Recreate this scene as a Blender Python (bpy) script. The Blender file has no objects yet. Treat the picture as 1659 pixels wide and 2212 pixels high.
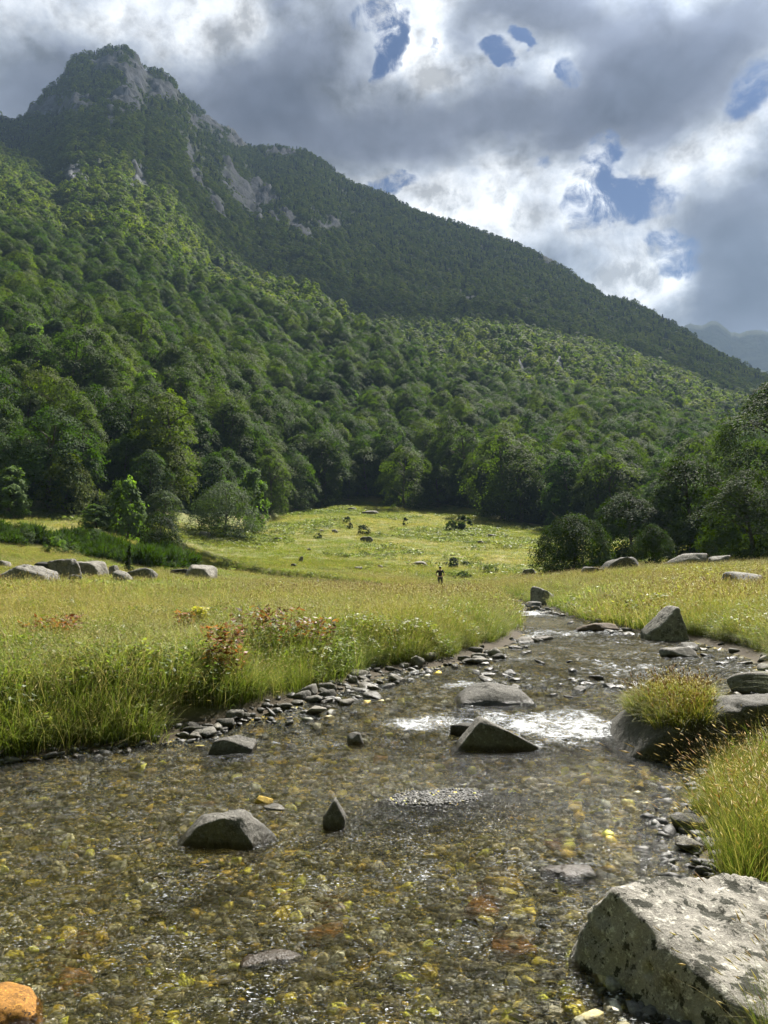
import bpy, bmesh, math, random
import numpy as np
from mathutils import Vector, Euler, Matrix
R = math.radians
scene = bpy.context.scene
COL = scene.collection

# ------------------------------------------------------------------ camera
PITCH = R(4.64)
EYE = np.array([0.0, 0.0, 2.0])
cam_d = bpy.data.cameras.new('camera'); cam = bpy.data.objects.new('camera', cam_d); COL.objects.link(cam)
cam_d.sensor_fit = 'VERTICAL'; cam_d.sensor_height = 36.0; cam_d.lens = 27.08
cam_d.clip_start = 0.05; cam_d.clip_end = 30000
cam.location = EYE; cam.rotation_euler = (math.pi / 2 + PITCH, 0, 0)
scene.camera = cam
# ------------------------------------------------------------------ light
SUN_AZ, SUN_EL = R(27), R(49)
SUN = np.array([math.sin(SUN_AZ) * math.cos(SUN_EL), math.cos(SUN_AZ) * math.cos(SUN_EL), math.sin(SUN_EL)])
sd = bpy.data.lights.new('sun', 'SUN'); sun = bpy.data.objects.new('sun', sd); COL.objects.link(sun)
sd.energy = 5.0; sd.angle = R(0.5); sd.color = (1.0, 0.95, 0.86)
sun.rotation_euler = Vector(-SUN).to_track_quat('-Z', 'Y').to_euler()
scene.view_settings.view_transform = 'Standard'; scene.view_settings.look = 'None'
scene.view_settings.exposure = 1.70; scene.view_settings.gamma = 1
scene.render.engine = 'CYCLES'
cy = scene.cycles
cy.max_bounces = 4; cy.diffuse_bounces = 2; cy.glossy_bounces = 2; cy.transmission_bounces = 4
cy.transparent_max_bounces = 8; cy.volume_bounces = 0; cy.caustics_reflective = False; cy.caustics_refractive = False
cy.use_denoising = True; cy.denoiser = 'OPENIMAGEDENOISE'; cy.denoising_input_passes = 'RGB_ALBEDO_NORMAL'
cy.use_adaptive_sampling = True; cy.adaptive_threshold = 0.02
cy.use_light_tree = False
cy.sample_clamp_indirect = 4.0; cy.sample_clamp_direct = 60.0

# ------------------------------------------------------------------ photo measuring helpers (view px of a 1659 x 2212 picture)
FV, CX, CY = 1664.0, 829.5, 1106.0
cP, sP = math.cos(PITCH), math.sin(PITCH)
def ray(vx, vy):
    a = (np.asarray(vx, float) - CX) / FV; b = (CY - np.asarray(vy, float)) / FV
    return np.stack([a, cP - sP * b, sP + cP * b], -1)
def vx_of(x, y):        # bearing -> picture column at the horizon
    return CX + FV * (x / np.maximum(y, 1e-3)) * 0.9967
def elev_tan(vx, vy):   # tan(elevation) and bearing of a picture point
    d = ray(vx, vy); h = np.hypot(d[..., 0], d[..., 1]); return d[..., 2] / h, np.arctan2(d[..., 0], d[..., 1])
def view_of(P):
    q = P - EYE
    f = q[..., 1] * cP + q[..., 2] * sP; u = -q[..., 1] * sP + q[..., 2] * cP
    return CX + FV * q[..., 0] / f, CY - FV * u / f

# ------------------------------------------------------------------ world: sky with broken backlit clouds
world = bpy.data.worlds.new('World'); scene.world = world; world.use_nodes = True
class NT:
    def __init__(s, tree): s.t = tree; s.n = tree.nodes; s.l = tree.links
    def new(s, kind, **kw):
        n = s.n.new(kind)
        for k, v in kw.items(): setattr(n, k, v)
        return n
    def put(s, sock, v):
        if isinstance(v, bpy.types.NodeSocket): s.l.new(v, sock)
        elif v is not None:
            if isinstance(v, (tuple, list)) and len(v) == 3 and sock.type == 'RGBA': v = (*v, 1)
            sock.default_value = v
    def math(s, op, a, b=None, c=None, clamp=False):
        n = s.new('ShaderNodeMath', operation=op, use_clamp=clamp)
        s.put(n.inputs[0], a); s.put(n.inputs[1], b); s.put(n.inputs[2], c); return n.outputs[0]
    def vmath(s, op, a, b=None, scale=None):
        n = s.new('ShaderNodeVectorMath', operation=op)
        s.put(n.inputs[0], a); s.put(n.inputs[1], b)
        if scale is not None: s.put(n.inputs['Scale'], scale)
        return n.outputs[0] if op not in ('DOT_PRODUCT', 'LENGTH', 'DISTANCE') else n.outputs['Value']
    def noise(s, vec, scale, detail=4, rough=0.55, dist=0.0, color=False):
        n = s.new('ShaderNodeTexNoise'); s.put(n.inputs['Vector'], vec)
        s.put(n.inputs['Scale'], scale); n.inputs['Detail'].default_value = detail
        n.inputs['Roughness'].default_value = rough; n.inputs['Distortion'].default_value = dist
        return n.outputs['Color' if color else 'Fac']
    def voro(s, vec, scale, feature='F1', out='Distance', rnd=1.0):
        n = s.new('ShaderNodeTexVoronoi', feature=feature); s.put(n.inputs['Vector'], vec)
        s.put(n.inputs['Scale'], scale); n.inputs['Randomness'].default_value = rnd
        return n.outputs[out]
    def ramp(s, fac, stops, interp='LINEAR'):
        n = s.new('ShaderNodeValToRGB'); n.color_ramp.interpolation = interp
        e = n.color_ramp.elements
        while len(e) < len(stops): e.new(0.5)
        for el, (p, c) in zip(e, stops):
            el.position = p; el.color = (c, c, c, 1) if isinstance(c, (int, float)) else (*c, 1)
        s.put(n.inputs[0], fac); return n.outputs[0]
    def mix(s, fac, a, b, mode='MIX'):
        n = s.new('ShaderNodeMix', data_type='RGBA', blend_type=mode)
        s.put(n.inputs[0], fac); s.put(n.inputs[6], a); s.put(n.inputs[7], b); return n.outputs[2]
    def remap(s, v, a, b, c=0.0, d=1.0, smooth=True):
        n = s.new('ShaderNodeMapRange', interpolation_type='SMOOTHSTEP' if smooth else 'LINEAR')
        s.put(n.inputs[0], v)
        for i, q in enumerate((a, b, c, d)): s.put(n.inputs[i + 1], q)
        return n.outputs[0]
    def attr(s, name, out='Fac'):
        n = s.new('ShaderNodeAttribute', attribute_name=name); return n.outputs[out]
    def sep(s, v):
        n = s.new('ShaderNodeSeparateXYZ'); s.put(n.inputs[0], v); return n.outputs
    def comb(s, x, y, z):
        n = s.new('ShaderNodeCombineXYZ')
        for i, q in enumerate((x, y, z)): s.put(n.inputs[i], q)
        return n.outputs[0]
    def bump(s, h, strength=0.5, dist=0.05, normal=None):
        n = s.new('ShaderNodeBump'); s.put(n.inputs['Height'], h)
        n.inputs['Strength'].default_value = strength; n.inputs['Distance'].default_value = dist
        if normal is not None: s.put(n.inputs['Normal'], normal)
        return n.outputs[0]

def build_sky():
    T = NT(world.node_tree); T.n.clear()
    out = T.new('ShaderNodeOutputWorld'); bg = T.new('ShaderNodeBackground')
    sky = T.new('ShaderNodeTexSky', sky_type='NISHITA'); sky.sun_disc = False
    sky.sun_elevation = SUN_EL; sky.sun_rotation = SUN_AZ; sky.altitude = 1200
    tc = T.new('ShaderNodeTexCoord').outputs['Generated']
    D = T.vmath('NORMALIZE', tc)
    x, y, z = T.sep(D)
    az = T.math('ARCTAN2', x, y); el = T.math('ARCSINE', z)
    # cloud layer coordinate: flattened with distance like a real layer
    zz = T.math('ADD', T.math('MAXIMUM', z, 0.0), 0.32)
    P = T.comb(T.math('DIVIDE', x, zz), T.math('DIVIDE', y, zz), 0.0)
    warp = T.noise(P, 1.9, 4, 0.55, color=True)
    W = T.vmath('SUBTRACT', warp, (0.5, 0.5, 0.5))
    Pw = T.vmath('ADD', P, T.vmath('SCALE', W, scale=0.30))
    w2 = T.noise(P, 6.5, 5, 0.6, color=True); W2 = T.sep(T.vmath('SUBTRACT', w2, (0.5, 0.5, 0.5)))
    Wx, Wy = T.sep(W)[0], T.sep(W)[1]
    az = T.math('ADD', az, T.math('ADD', T.math('MULTIPLY', Wx, 0.16), T.math('MULTIPLY', W2[0], 0.10)))
    el = T.math('ADD', el, T.math('ADD', T.math('MULTIPLY', Wy, 0.12), T.math('MULTIPLY', W2[1], 0.08)))
    low = T.noise(Pw, 1.9, 2, 0.5)
    th = T.math('ADD', T.math('MULTIPLY', T.math('SUBTRACT', low, 0.5), 0.9), SKY_BASE)
    hole = 0.0
    for (vx, vy, rx, ry, amp) in SKY_BLOBS:
        t, a = elev_tan(vx, vy); e = math.atan(float(t)); a = float(a)
        sx = rx / FV; sy = ry / FV
        dx = T.math('MULTIPLY', T.math('SUBTRACT', az, a), 1 / sx)
        dy = T.math('MULTIPLY', T.math('SUBTRACT', el, e), 1 / sy)
        q = T.math('ADD', T.math('MULTIPLY', dx, dx), T.math('MULTIPLY', dy, dy))
        g = T.math('EXPONENT', T.math('MULTIPLY', q, -0.7))
        if amp <= -0.4 or (rx < 60 and amp < -.25 and ry < 35): hole = T.math('MULTIPLY_ADD', g, amp, hole)
        else: th = T.math('MULTIPLY_ADD', g, amp, th)
    over = T.math('MAXIMUM', T.remap(z, .74, .93), T.remap(y, .05, -.35))     # unseen thick grey cloud overhead and behind, added to cut the ambient light
    th = T.math('MULTIPLY_ADD', over, 0.65, th)
    # billows: cauliflower lumps that show where the cloud is thin and lit, and melt into the thick grey parts
    soft = T.remap(th, 0.32, 0.90, 1.0, 0.30)
    Dw = T.vmath('ADD', D, T.vmath('SCALE', W, scale=0.10))
    def billow(vec):
        a = T.noise(vec, 8.0, 2, 0.5); b = T.voro(T.vmath('ADD', vec, T.vmath('SCALE', T.vmath('SUBTRACT', w2, (0.5, 0.5, 0.5)), scale=0.05)), 17.0, 'SMOOTH_F1'); c = T.noise(vec, 30.0, 8, 0.66)
        return T.math('ADD', T.math('ADD', T.math('MULTIPLY', T.math('SUBTRACT', a, 0.5), 1.7), T.math('MULTIPLY', T.math('SUBTRACT', 0.42, b), 0.55)), T.math('MULTIPLY', T.math('SUBTRACT', c, 0.5), 0.8))
    n1 = billow(Dw)
    n2 = billow(T.vmath('ADD', Dw, (0.0, 0.0, 0.018)))
    th = T.math('MULTIPLY_ADD', n1, T.math('MULTIPLY', soft, 0.85), th)
    th = T.math('MAXIMUM', th, 0.12)
    # torn edges of the gaps: several sizes of wisps
    wisp = T.math('ADD', T.math('MULTIPLY', T.math('SUBTRACT', T.noise(Dw, 24.0, 9, 0.74, 0.6), 0.5), 2.6), T.math('MULTIPLY', T.math('SUBTRACT', T.noise(Dw, 11.0, 3, 0.5, 0.5), 0.5), 2.2))
    gap = T.math('MULTIPLY', T.remap(hole, -0.62, -0.04, 1.0, 0.0), 0.62)
    gap = T.math('MULTIPLY_ADD', T.math('MULTIPLY', gap, T.remap(gap, 0.0, 0.6, 1.8, 0.75)), T.math('SUBTRACT', 1.0, wisp), 0.0)
    cover = T.math('SUBTRACT', 1.0, T.remap(gap, 0.16, 0.52))
    th = T.math('MULTIPLY_ADD', hole, 0.42, th)
    lit = T.ramp(T.math('MULTIPLY', th, 0.7, clamp=True), SKY_RAMP)
    relief = T.math('MULTIPLY', T.math('MULTIPLY', T.math('SUBTRACT', n1, n2), soft), SKY_RELIEF)
    relief = T.math('MINIMUM', T.math('MAXIMUM', T.math('ADD', 1.0, relief), 0.5), 1.3)
    cl = T.mix(1.0, lit, T.comb(relief, relief, relief), 'MULTIPLY')
    blue = T.mix(1.0, sky.outputs[0], SKY_BLUE, 'MULTIPLY')
    col = T.mix(cover, blue, cl)
    # unseen bright aureole added round the sun so the ripples pick up glints
    ca = T.math('MINIMUM', T.vmath('DOT_PRODUCT', D, tuple(float(q) for q in SUN)), 1.0)
    a2 = T.math('MULTIPLY', T.math('SUBTRACT', 1.0, ca), 2.0)
    glow = T.math('ADD', T.math('MULTIPLY', T.math('EXPONENT', T.math('MULTIPLY', a2, -1 / R(8.0) ** 2)), 9.0), T.math('MULTIPLY', T.math('EXPONENT', T.math('MULTIPLY', a2, -1 / R(17) ** 2)), .8))
    glow = T.math('ADD', 1.0, glow)
    col = T.mix(1.0, col, T.comb(glow, glow, T.math('MULTIPLY', glow, .97)), 'MULTIPLY')
    T.put(bg.inputs[0], col); bg.inputs[1].default_value = 0.40
    T.l.new(bg.outputs[0], out.inputs[0])
    world.cycles.sampling_method = 'NONE'
SKY_BLUE = (0.024, 0.031, 0.043)
SKY_RELIEF = 2.7
SKY_BASE = 0.44
SKY_RAMP = [(0.0, (.80, .825, .87)), (0.10, (.76, .78, .825)), (0.21, (.56, .585, .64)), (0.34, (.32, .35, .41)), (0.53, (.165, .185, .24)), (0.75, (.105, .12, .165)), (1.0, (.085, .10, .14))]
SKY_BLOBS = [  # picture column, row, half widths, thickness added (dark, thick cloud +; thin bright cloud or a hole -)
    (852, 60, 30, 70, -0.72), (800, 10, 50, 26, -0.5), (1085, 130, 26, 16, -0.50), (1190, 165, 22, 24, -0.50), (1140, 95, 18, 10, -.42), (1290, 320, 34, 24, -0.62), (1265, 365, 26, 30, -.4), (1350, 430, 100, 34, -0.75), (1240, 405, 45, 25, -.5), (1455, 545, 58, 34, -0.75),
    (830, 402, 60, 15, -0.5), (1150, 135, 90, 50, -0.36), (1640, 110, 40, 50, -.22), (965, 115, 16, 16, -.4), (835, 140, 14, 30, -.35), (1150, 345, 26, 18, -.28),
    (120, 55, 120, 50, -0.32), (195, 75, 40, 40, -.2), (420, 50, 130, 50, -0.36), (540, 30, 60, 40, -.2), (760, 190, 70, 60, -0.3), (900, 170, 60, 60, -.26), (960, 150, 60, 60, -0.3), (1610, 190, 60, 50, -0.4),
    (1000, 420, 190, 50, -0.24), (1180, 490, 170, 40, -.22), (1350, 600, 110, 50, -0.32), (1390, 335, 90, 50, -0.3), (930, 60, 60, 60, -0.3), (1560, 320, 80, 60, -.18), (1120, 400, 80, 50, -.1), (1450, 620, 40, 50, -.25),
    (640, 250, 170, 90, 0.42), (560, 190, 140, 60, .2), (900, 310, 160, 50, .4), (230, 230, 260, 80, 0.34), (60, 200, 100, 80, .25), (1400, 210, 180, 70, 0.55), (1240, 250, 110, 60, .4), (1500, 70, 240, 60, 0.55), (1150, 40, 160, 40, 0.42), (1060, 235, 90, 40, 0.3), (1610, 620, 100, 110, 0.6), (1560, 470, 90, 60, .2),
    (1640, 420, 60, 60, .15), (620, 110, 110, 50, 0.18), (1280, 500, 60, 25, .12), (250, 70, 30, 60, .2),
]
build_sky()

# ------------------------------------------------------------------ numpy noise and mesh helpers
def _hash(ix, iy, iz, seed):
    h = (ix.astype(np.uint32) * np.uint32(374761393) + iy.astype(np.uint32) * np.uint32(668265263)
         + iz.astype(np.uint32) * np.uint32(2147483647) + np.uint32((seed * 1274126177) & 0xffffffff))
    h = (h ^ (h >> np.uint32(13))) * np.uint32(1274126177)
    h = (h ^ (h >> np.uint32(16))) * np.uint32(2246822519)
    h = h ^ (h >> np.uint32(15))
    return h.astype(np.float64) / 4294967295.0
def vnoise(P, seed=0):
    P = np.asarray(P, float); f = np.floor(P); i = f.astype(np.int64); t = P - f; t = t * t * (3 - 2 * t)
    o = 0
    for a in (0, 1):
        wx = t[..., 0] if a else 1 - t[..., 0]
        for b in (0, 1):
            wy = t[..., 1] if b else 1 - t[..., 1]
            for c in (0, 1):
                wz = t[..., 2] if c else 1 - t[..., 2]
                o = o + wx * wy * wz * _hash(i[..., 0] + a, i[..., 1] + b, i[..., 2] + c, seed)
    return o * 2 - 1
def fbm(P, oct=4, seed=0, gain=0.5):
    P = np.asarray(P, float); a, s, o = 1.0, 0, 0.0
    for k in range(oct):
        o = o + a * vnoise(P * 2.03 ** k + 17.1 * k, seed + k); s += a; a *= gain
    return o / s
def fbm2(x, y, scale, oct=4, seed=0, gain=0.5):
    return fbm(np.stack([x / scale, y / scale, np.zeros_like(x) + seed * 3.7], -1), oct, seed, gain)
def sstep(a, b, x):
    t = np.clip((x - a) / (b - a), 0, 1); return t * t * (3 - 2 * t)

def make_mesh(name, V, F, attrs=None, smooth=False, mats=(), vcol=None, pmat=None):
    """V (n,3); F list of index arrays (m,k); attrs: point float attributes; vcol: point colours (n,3)."""
    me = bpy.data.meshes.new(name); V = np.asarray(V, np.float32)
    if not isinstance(F, (list, tuple)): F = [F]
    F = [np.asarray(f, np.int32) for f in F if len(f)]
    me.vertices.add(len(V)); me.vertices.foreach_set('co', V.ravel())
    idx = np.concatenate([f.ravel() for f in F]); tot = np.concatenate([np.full(len(f), f.shape[1], np.int32) for f in F])
    st = np.concatenate([[0], np.cumsum(tot)[:-1]]).astype(np.int32)
    me.loops.add(len(idx)); me.loops.foreach_set('vertex_index', idx)
    me.polygons.add(len(tot)); me.polygons.foreach_set('loop_start', st)
    try: me.polygons.foreach_set('loop_total', tot)
    except Exception: pass
    if smooth: me.polygons.foreach_set('use_smooth', np.ones(len(tot), bool))
    if pmat is not None: me.polygons.foreach_set('material_index', np.asarray(pmat, np.int32))
    for k, v in (attrs or {}).items():
        a = me.attributes.new(k, 'FLOAT', 'POINT'); a.data.foreach_set('value', np.asarray(v, np.float32))
    if vcol is not None:
        a = me.attributes.new('col', 'FLOAT_COLOR', 'POINT')
        a.data.foreach_set('color', np.c_[vcol, np.ones(len(V))].astype(np.float32).ravel())
    me.update(calc_edges=True)
    for m in mats: me.materials.append(m)
    return me
def link(name, me, parent=None, loc=None, label=None, cat=None, group=None, kind=None, rot=None, scale=None):
    o = bpy.data.objects.new(name, me); COL.objects.link(o)
    if parent is not None: o.parent = parent
    if loc is not None: o.location = loc
    if rot is not None: o.rotation_euler = rot
    if scale is not None: o.scale = scale if isinstance(scale, (tuple, list)) else (scale,) * 3
    if label: o['label'] = label
    if cat: o['category'] = cat
    if group: o['group'] = group
    if kind: o['kind'] = kind
    return o
def grid_faces(nr, nc):
    i = np.arange(nr * nc).reshape(nr, nc)
    return np.stack([i[:-1, :-1], i[:-1, 1:], i[1:, 1:], i[1:, :-1]], -1).reshape(-1, 4)

# ------------------------------------------------------------------ the stream: banks and water level
def w_level(x, y):
    """still level of the water: a drop between two rocks at 9-11 m, then a gentle rise upstream"""
    yy = y + 0.10 * (x - 2.0)
    return 0.20 * sstep(8.9, 10.9, yy) + 0.005 * np.clip(yy - 11, 0, 60)
def hit_level(vx, vy, extra=0.0):
    d = ray(vx, vy); z = 0.0
    for _ in range(12):
        t = (z + extra - EYE[2]) / d[2]; p = EYE + d * t; z = float(w_level(p[0], p[1]))
    return p
_L = [(-330, 1690), (-150, 1668), (0, 1650), (130, 1634), (250, 1616), (350, 1606), (450, 1582), (540, 1560), (650, 1530), (720, 1506), (850, 1455), (1000, 1432), (1060, 1412), (1120, 1390), (1136, 1352), (1124, 1318), (1088, 1298)]
_Rt = [(1560, 2080), (1500, 1880), (1482, 1760), (1500, 1660), (1640, 1560), (1659, 1475), (1612, 1425), (1560, 1403), (1482, 1384), (1380, 1367), (1240, 1337), (1180, 1308), (1112, 1296)]
_l = np.array([hit_level(*q)[:2] for q in _L]); _r = np.array([hit_level(*q)[:2] for q in _Rt])
LY = np.r_[-40, 2, _l[:, 1], _l[-1, 1] + np.array([5, 12, 25, 60])]; LX = np.r_[-30, -16, _l[:, 0], _l[-1, 0] + np.array([-6, -14, -26, -60])]
RY = np.r_[-40, 0, 2.6, 3.4, _r[:, 1], _r[-1, 1] + np.array([4, 12, 25, 60])]; RX = np.r_[-6, -0.2, 0.75, 1.35, _r[:, 0], _r[-1, 0] + np.array([-3, -10, -22, -56])]
o = np.argsort(LY); LY, LX = LY[o], LX[o]; o = np.argsort(RY); RY, RX = RY[o], RX[o]
def bank_e(x, y):
    """rough distance outside the waterline (negative in the water); e_left, e_right"""
    wig = 0.16 * fbm2(x, y, 1.1, 3, 5) * sstep(2, 6, y)
    el = (np.interp(y, LY, LX) - x) * 0.72 + wig; er = (x - np.interp(y, RY, RX)) * 0.9 + wig * 0.7
    return el, er
# meadow level by bearing and distance
_MV = np.array([-300, 0, 400, 700, 950, 1150, 1400, 1700, 2000.])
_MR = np.array([0, 8, 20, 38, 55, 75.])
_MZ = np.array([[.50, .50, 1.0, 1.7, 3.2, 5.6], [.42, .46, 0.98, 1.66, 3.0, 5.4], [.42, .46, .95, 1.45, 2.0, 3.2], [.42, .48, .85, 1.05, 1.2, 2.4],
                [.45, .48, .8, .85, .8, 1.5], [.5, .5, .7, .85, 1.0, 1.9], [.5, .55, .8, 1.2, 1.9, 2.9], [.45, .55, .95, 1.5, 2.3, 3.2], [.5, .6, 1., 1.6, 2.5, 3.4]])
_FV = np.array([-300, 0, 300, 450, 560, 620, 700, 760, 850, 950, 1050, 1150, 1300, 1450, 1659, 2000.])
_FY = np.array([1110, 1112, 1122, 1145, 1138, 1112, 1096, 1089, 1090, 1105, 1120, 1142, 1160, 1175, 1185, 1185.])
_FR = np.array([95, 95, 95, 105, 125, 145, 158, 165, 168, 162, 152, 142, 130, 125, 120, 120.])
_t, _a = elev_tan(_FV, _FY); FOOT_AZ = _a; FOOT_Z = EYE[2] + _FR * _t
_, M_AZ = elev_tan(_MV, np.full(len(_MV), 1241.))
def foot(az): return np.interp(az, FOOT_AZ, _FR), np.interp(az, FOOT_AZ, FOOT_Z)
def meadow(az, r):
    ia = np.clip(np.interp(az, M_AZ, np.arange(len(M_AZ))), 0, len(M_AZ) - 1.0001); i = ia.astype(int); fa = ia - i
    ir = np.clip(np.interp(r, _MR, np.arange(len(_MR))), 0, len(_MR) - 1.0001); j = ir.astype(int); fr = ir - j
    q = lambda a, b: _MZ[a, b]
    z = (1 - fa) * ((1 - fr) * q(i, j) + fr * q(i, j + 1)) + fa * ((1 - fr) * q(i + 1, j) + fr * q(i + 1, j + 1))
    r0, z0 = foot(az)
    return np.where(r > 75, z + (z0 - z) * np.clip((r - 75) / (r0 - 75), 0, 1) ** 1.05, z)
# wooded spurs and the peak: ridge lines (column, row, distance), profile exponent, sharpness of the back slope
LAYERS = [
    ([(-400, 150, 720), (-200, 235, 680), (0, 342, 640), (60, 368, 620), (130, 408, 600), (200, 450, 570), (300, 502, 540), (400, 548, 500), (470, 572, 470), (600, 618, 420), (720, 672, 370), (850, 752, 320), (960, 850, 265), (1050, 960, 215), (1120, 1060, 180), (1180, 1160, 150), (1300, 1300, 140), (2200, 1500, 130)], 1.08, .5),
    ([(-400, 900, 500), (300, 800, 520), (480, 660, 560), (600, 625, 580), (740, 648, 600), (860, 655, 610), (960, 690, 560), (1010, 662, 600), (1120, 690, 600), (1250, 742, 580), (1400, 800, 560), (1500, 850, 540), (1640, 905, 520), (1800, 980, 480), (2200, 1100, 400)], 1.15, .4),
    ([(-400, 330, 1000), (-200, 300, 1050), (0, 262, 1120), (30, 266, 1130), (50, 260, 1140), (85, 214, 1150), (130, 182, 1160), (148, 148, 1160), (162, 127, 1160), (205, 120, 1160), (228, 110, 1160), (275, 108, 1160), (300, 130, 1160), (316, 155, 1160), (345, 160, 1160), (372, 178, 1150), (398, 220, 1140), (440, 290, 1110), (500, 360, 1060), (560, 440, 1000), (620, 515, 940), (700, 600, 860), (800, 700, 760), (1000, 900, 600), (2200, 1300, 500)], 1.2, .9),
    ([(-400, 400, 1500), (300, 300, 1500), (370, 215, 1500), (398, 217, 1500), (420, 229, 1500), (460, 260, 1490), (510, 296, 1480), (545, 320, 1470), (600, 316, 1460), (655, 322, 1450), (700, 350, 1430), (750, 390, 1410), (800, 406, 1400), (850, 426, 1380), (900, 451, 1360), (960, 476, 1340), (1050, 506, 1300), (1100, 521, 1280), (1160, 551, 1250), (1220, 586, 1220), (1280, 617, 1200), (1305, 642, 1180), (1370, 662, 1160), (1420, 692, 1140), (1480, 722, 1120), (1540, 758, 1100), (1590, 788, 1080), (1650, 815, 1060), (1800, 900, 1000), (2200, 1100, 900)], 1.2, .6),
]
_LAY = []
for pts, p, back in LAYERS:
    A = np.array(pts, float); t, a = elev_tan(A[:, 0], A[:, 1]); _LAY.append((a, t, A[:, 2], p, back))
def relief(x, y, r, r0):
    k = sstep(0, 260, r - r0)
    g = np.abs(fbm2(x, y, 170, 4, 21)) * -2 + 0.5
    return k * (9 * g + 5 * fbm2(x, y, 42, 3, 31))
ROCK = [  # bare rock faces: column, row, half widths, slant
    (295, 165, 42, 48, .2), (275, 215, 40, 34, .3), (230, 140, 48, 22, 0), (105, 235, 46, 26, -.3), (350, 195, 42, 40, .4), (160, 225, 40, 24, 0), (408, 345, 15, 46, .15), (425, 390, 18, 34, .2),
    (512, 405, 30, 62, .45), (562, 418, 36, 40, .55), (545, 455, 26, 26, .5), (462, 440, 18, 46, .5), (300, 390, 24, 40, 0), (160, 380, 30, 34, 0), (640, 490, 22, 50, .9), (710, 488, 30, 16, .6), (590, 470, 14, 24, .5),
    (1012, 655, 24, 12, .5), (470, 265, 60, 26, .55), (610, 330, 50, 9, 0), (510, 305, 40, 16, .5), (1190, 565, 26, 12, .5), (1130, 800, 12, 16, 0), (1210, 800, 10, 20, 0), (420, 260, 16, 14, 0), (240, 260, 18, 26, .2),
]
def rock_mask(x, y, z, r):
    vx, vy = view_of(np.stack([x, y, z], -1)); m = np.zeros_like(x)
    for (a, b, sx, sy, sl) in ROCK:
        dy = vy - b; dx = vx - a - sl * dy
        m = np.maximum(m, np.exp(-0.9 * ((dx / sx) ** 2 + (dy / sy) ** 2)))
    n = fbm(np.stack([x / 14 + z / 60, y / 14, z / 34], -1), 4, 77, .6)
    return np.clip((m + 0.95 * n - 0.46) * 3.2, 0, 1) * sstep(240, 400, r)
def height(x, y):
    r = np.hypot(x, y); az = np.arctan2(x, y)
    azc = np.clip(az, -0.75, 0.75); r0, z0 = foot(azc)
    z = meadow(azc, np.minimum(r, r0))
    up = np.zeros_like(r)
    for a, t, D, p, back in _LAY:
        Dd = np.interp(azc, a, D); tt = np.interp(azc, a, t); zD = EYE[2] + Dd * tt
        s = np.clip((r - r0) / np.maximum(Dd - r0, 1), 0, 1)
        h = z0 + (zD - z0) * s ** p - back * np.maximum(r - Dd, 0)
        up = np.maximum(up, np.where(r > r0, h - z0, 0))
    rm = np.where(r > r0, relief(x, y, r, r0), 0)
    z = z + up + np.where(up > 6, rm, rm * np.clip(up / 6, 0, 1))
    near = r < 130
    z = z + np.where(r < r0, (0.10 * fbm2(x, y, 3.5, 3, 2) + 0.35 * fbm2(x, y, 14, 2, 3) * sstep(25, 60, r)) * sstep(4, 12, r), 0)
    el, er = bank_e(x, y); w = w_level(x, y); e = np.maximum(el, er)
    side = np.where(el > er, 1.35, 2.3)
    k = 0.14 * sstep(0, 0.35, e) + 0.86 * sstep(0.25, side, e)
    zb = w + (np.maximum(z, w + 0.25) - w) * k
    bedn = 0.05 * fbm2(x, y, 0.8, 3, 9) + 0.025 * fbm2(x, y, 0.25, 2, 10)
    depth = np.clip(0.03 + 0.24 * sstep(0, 2.2, -e) + 0.14 * sstep(1.5, 5, -e), 0, 0.4)
    bar = np.exp(-(((x - 0.48) / 0.75) ** 2 + ((y - 7.15 - 0.25 * (x - .48)) / 0.42) ** 2))      # gravel bar that just breaks the surface
    depth = depth * (1 - 0.93 * np.minimum(1, 1.4 * bar)) - 0.024 * bar
    bed = w - depth + bedn * (1 - 0.7 * bar)
    ch = (e < 0) & (y < 95)
    return np.where(ch, bed, np.where((e < side) & (y < 95), zb, z))
def H1(x, y): return float(height(np.array([float(x)]), np.array([float(y)]))[0])
def ground_hit(vx, vy, rmax=700):
    """where a sight line first meets the ground or the water"""
    d = ray(vx, vy); t = np.geomspace(1.5, rmax, 5000)
    P = EYE + d * t[:, None]
    e = np.maximum(*bank_e(P[:, 0], P[:, 1])); g = height(P[:, 0], P[:, 1])
    g = np.where((e < 0) & (P[:, 1] < 60), np.maximum(g, w_level(P[:, 0], P[:, 1])), g)
    i = np.argmax(P[:, 2] <= g)
    if i == 0: i = 4999
    return P[i]

# ------------------------------------------------------------------ materials
def new_mat(name):
    m = bpy.data.materials.new(name); m.use_nodes = True; T = NT(m.node_tree); T.n.clear()
    T.out = T.new('ShaderNodeOutputMaterial'); return m, T
def principled(T, col, rough=0.8, spec=0.3, normal=None):
    b = T.new('ShaderNodeBsdfPrincipled'); T.put(b.inputs['Base Color'], col); T.put(b.inputs['Roughness'], rough)
    T.put(b.inputs['Specular IOR Level'], spec)
    if normal is not None: T.put(b.inputs['Normal'], normal)
    return b
def finish(T, sh): T.l.new(sh if isinstance(sh, bpy.types.NodeSocket) else sh.outputs[0], T.out.inputs['Surface'])

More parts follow.
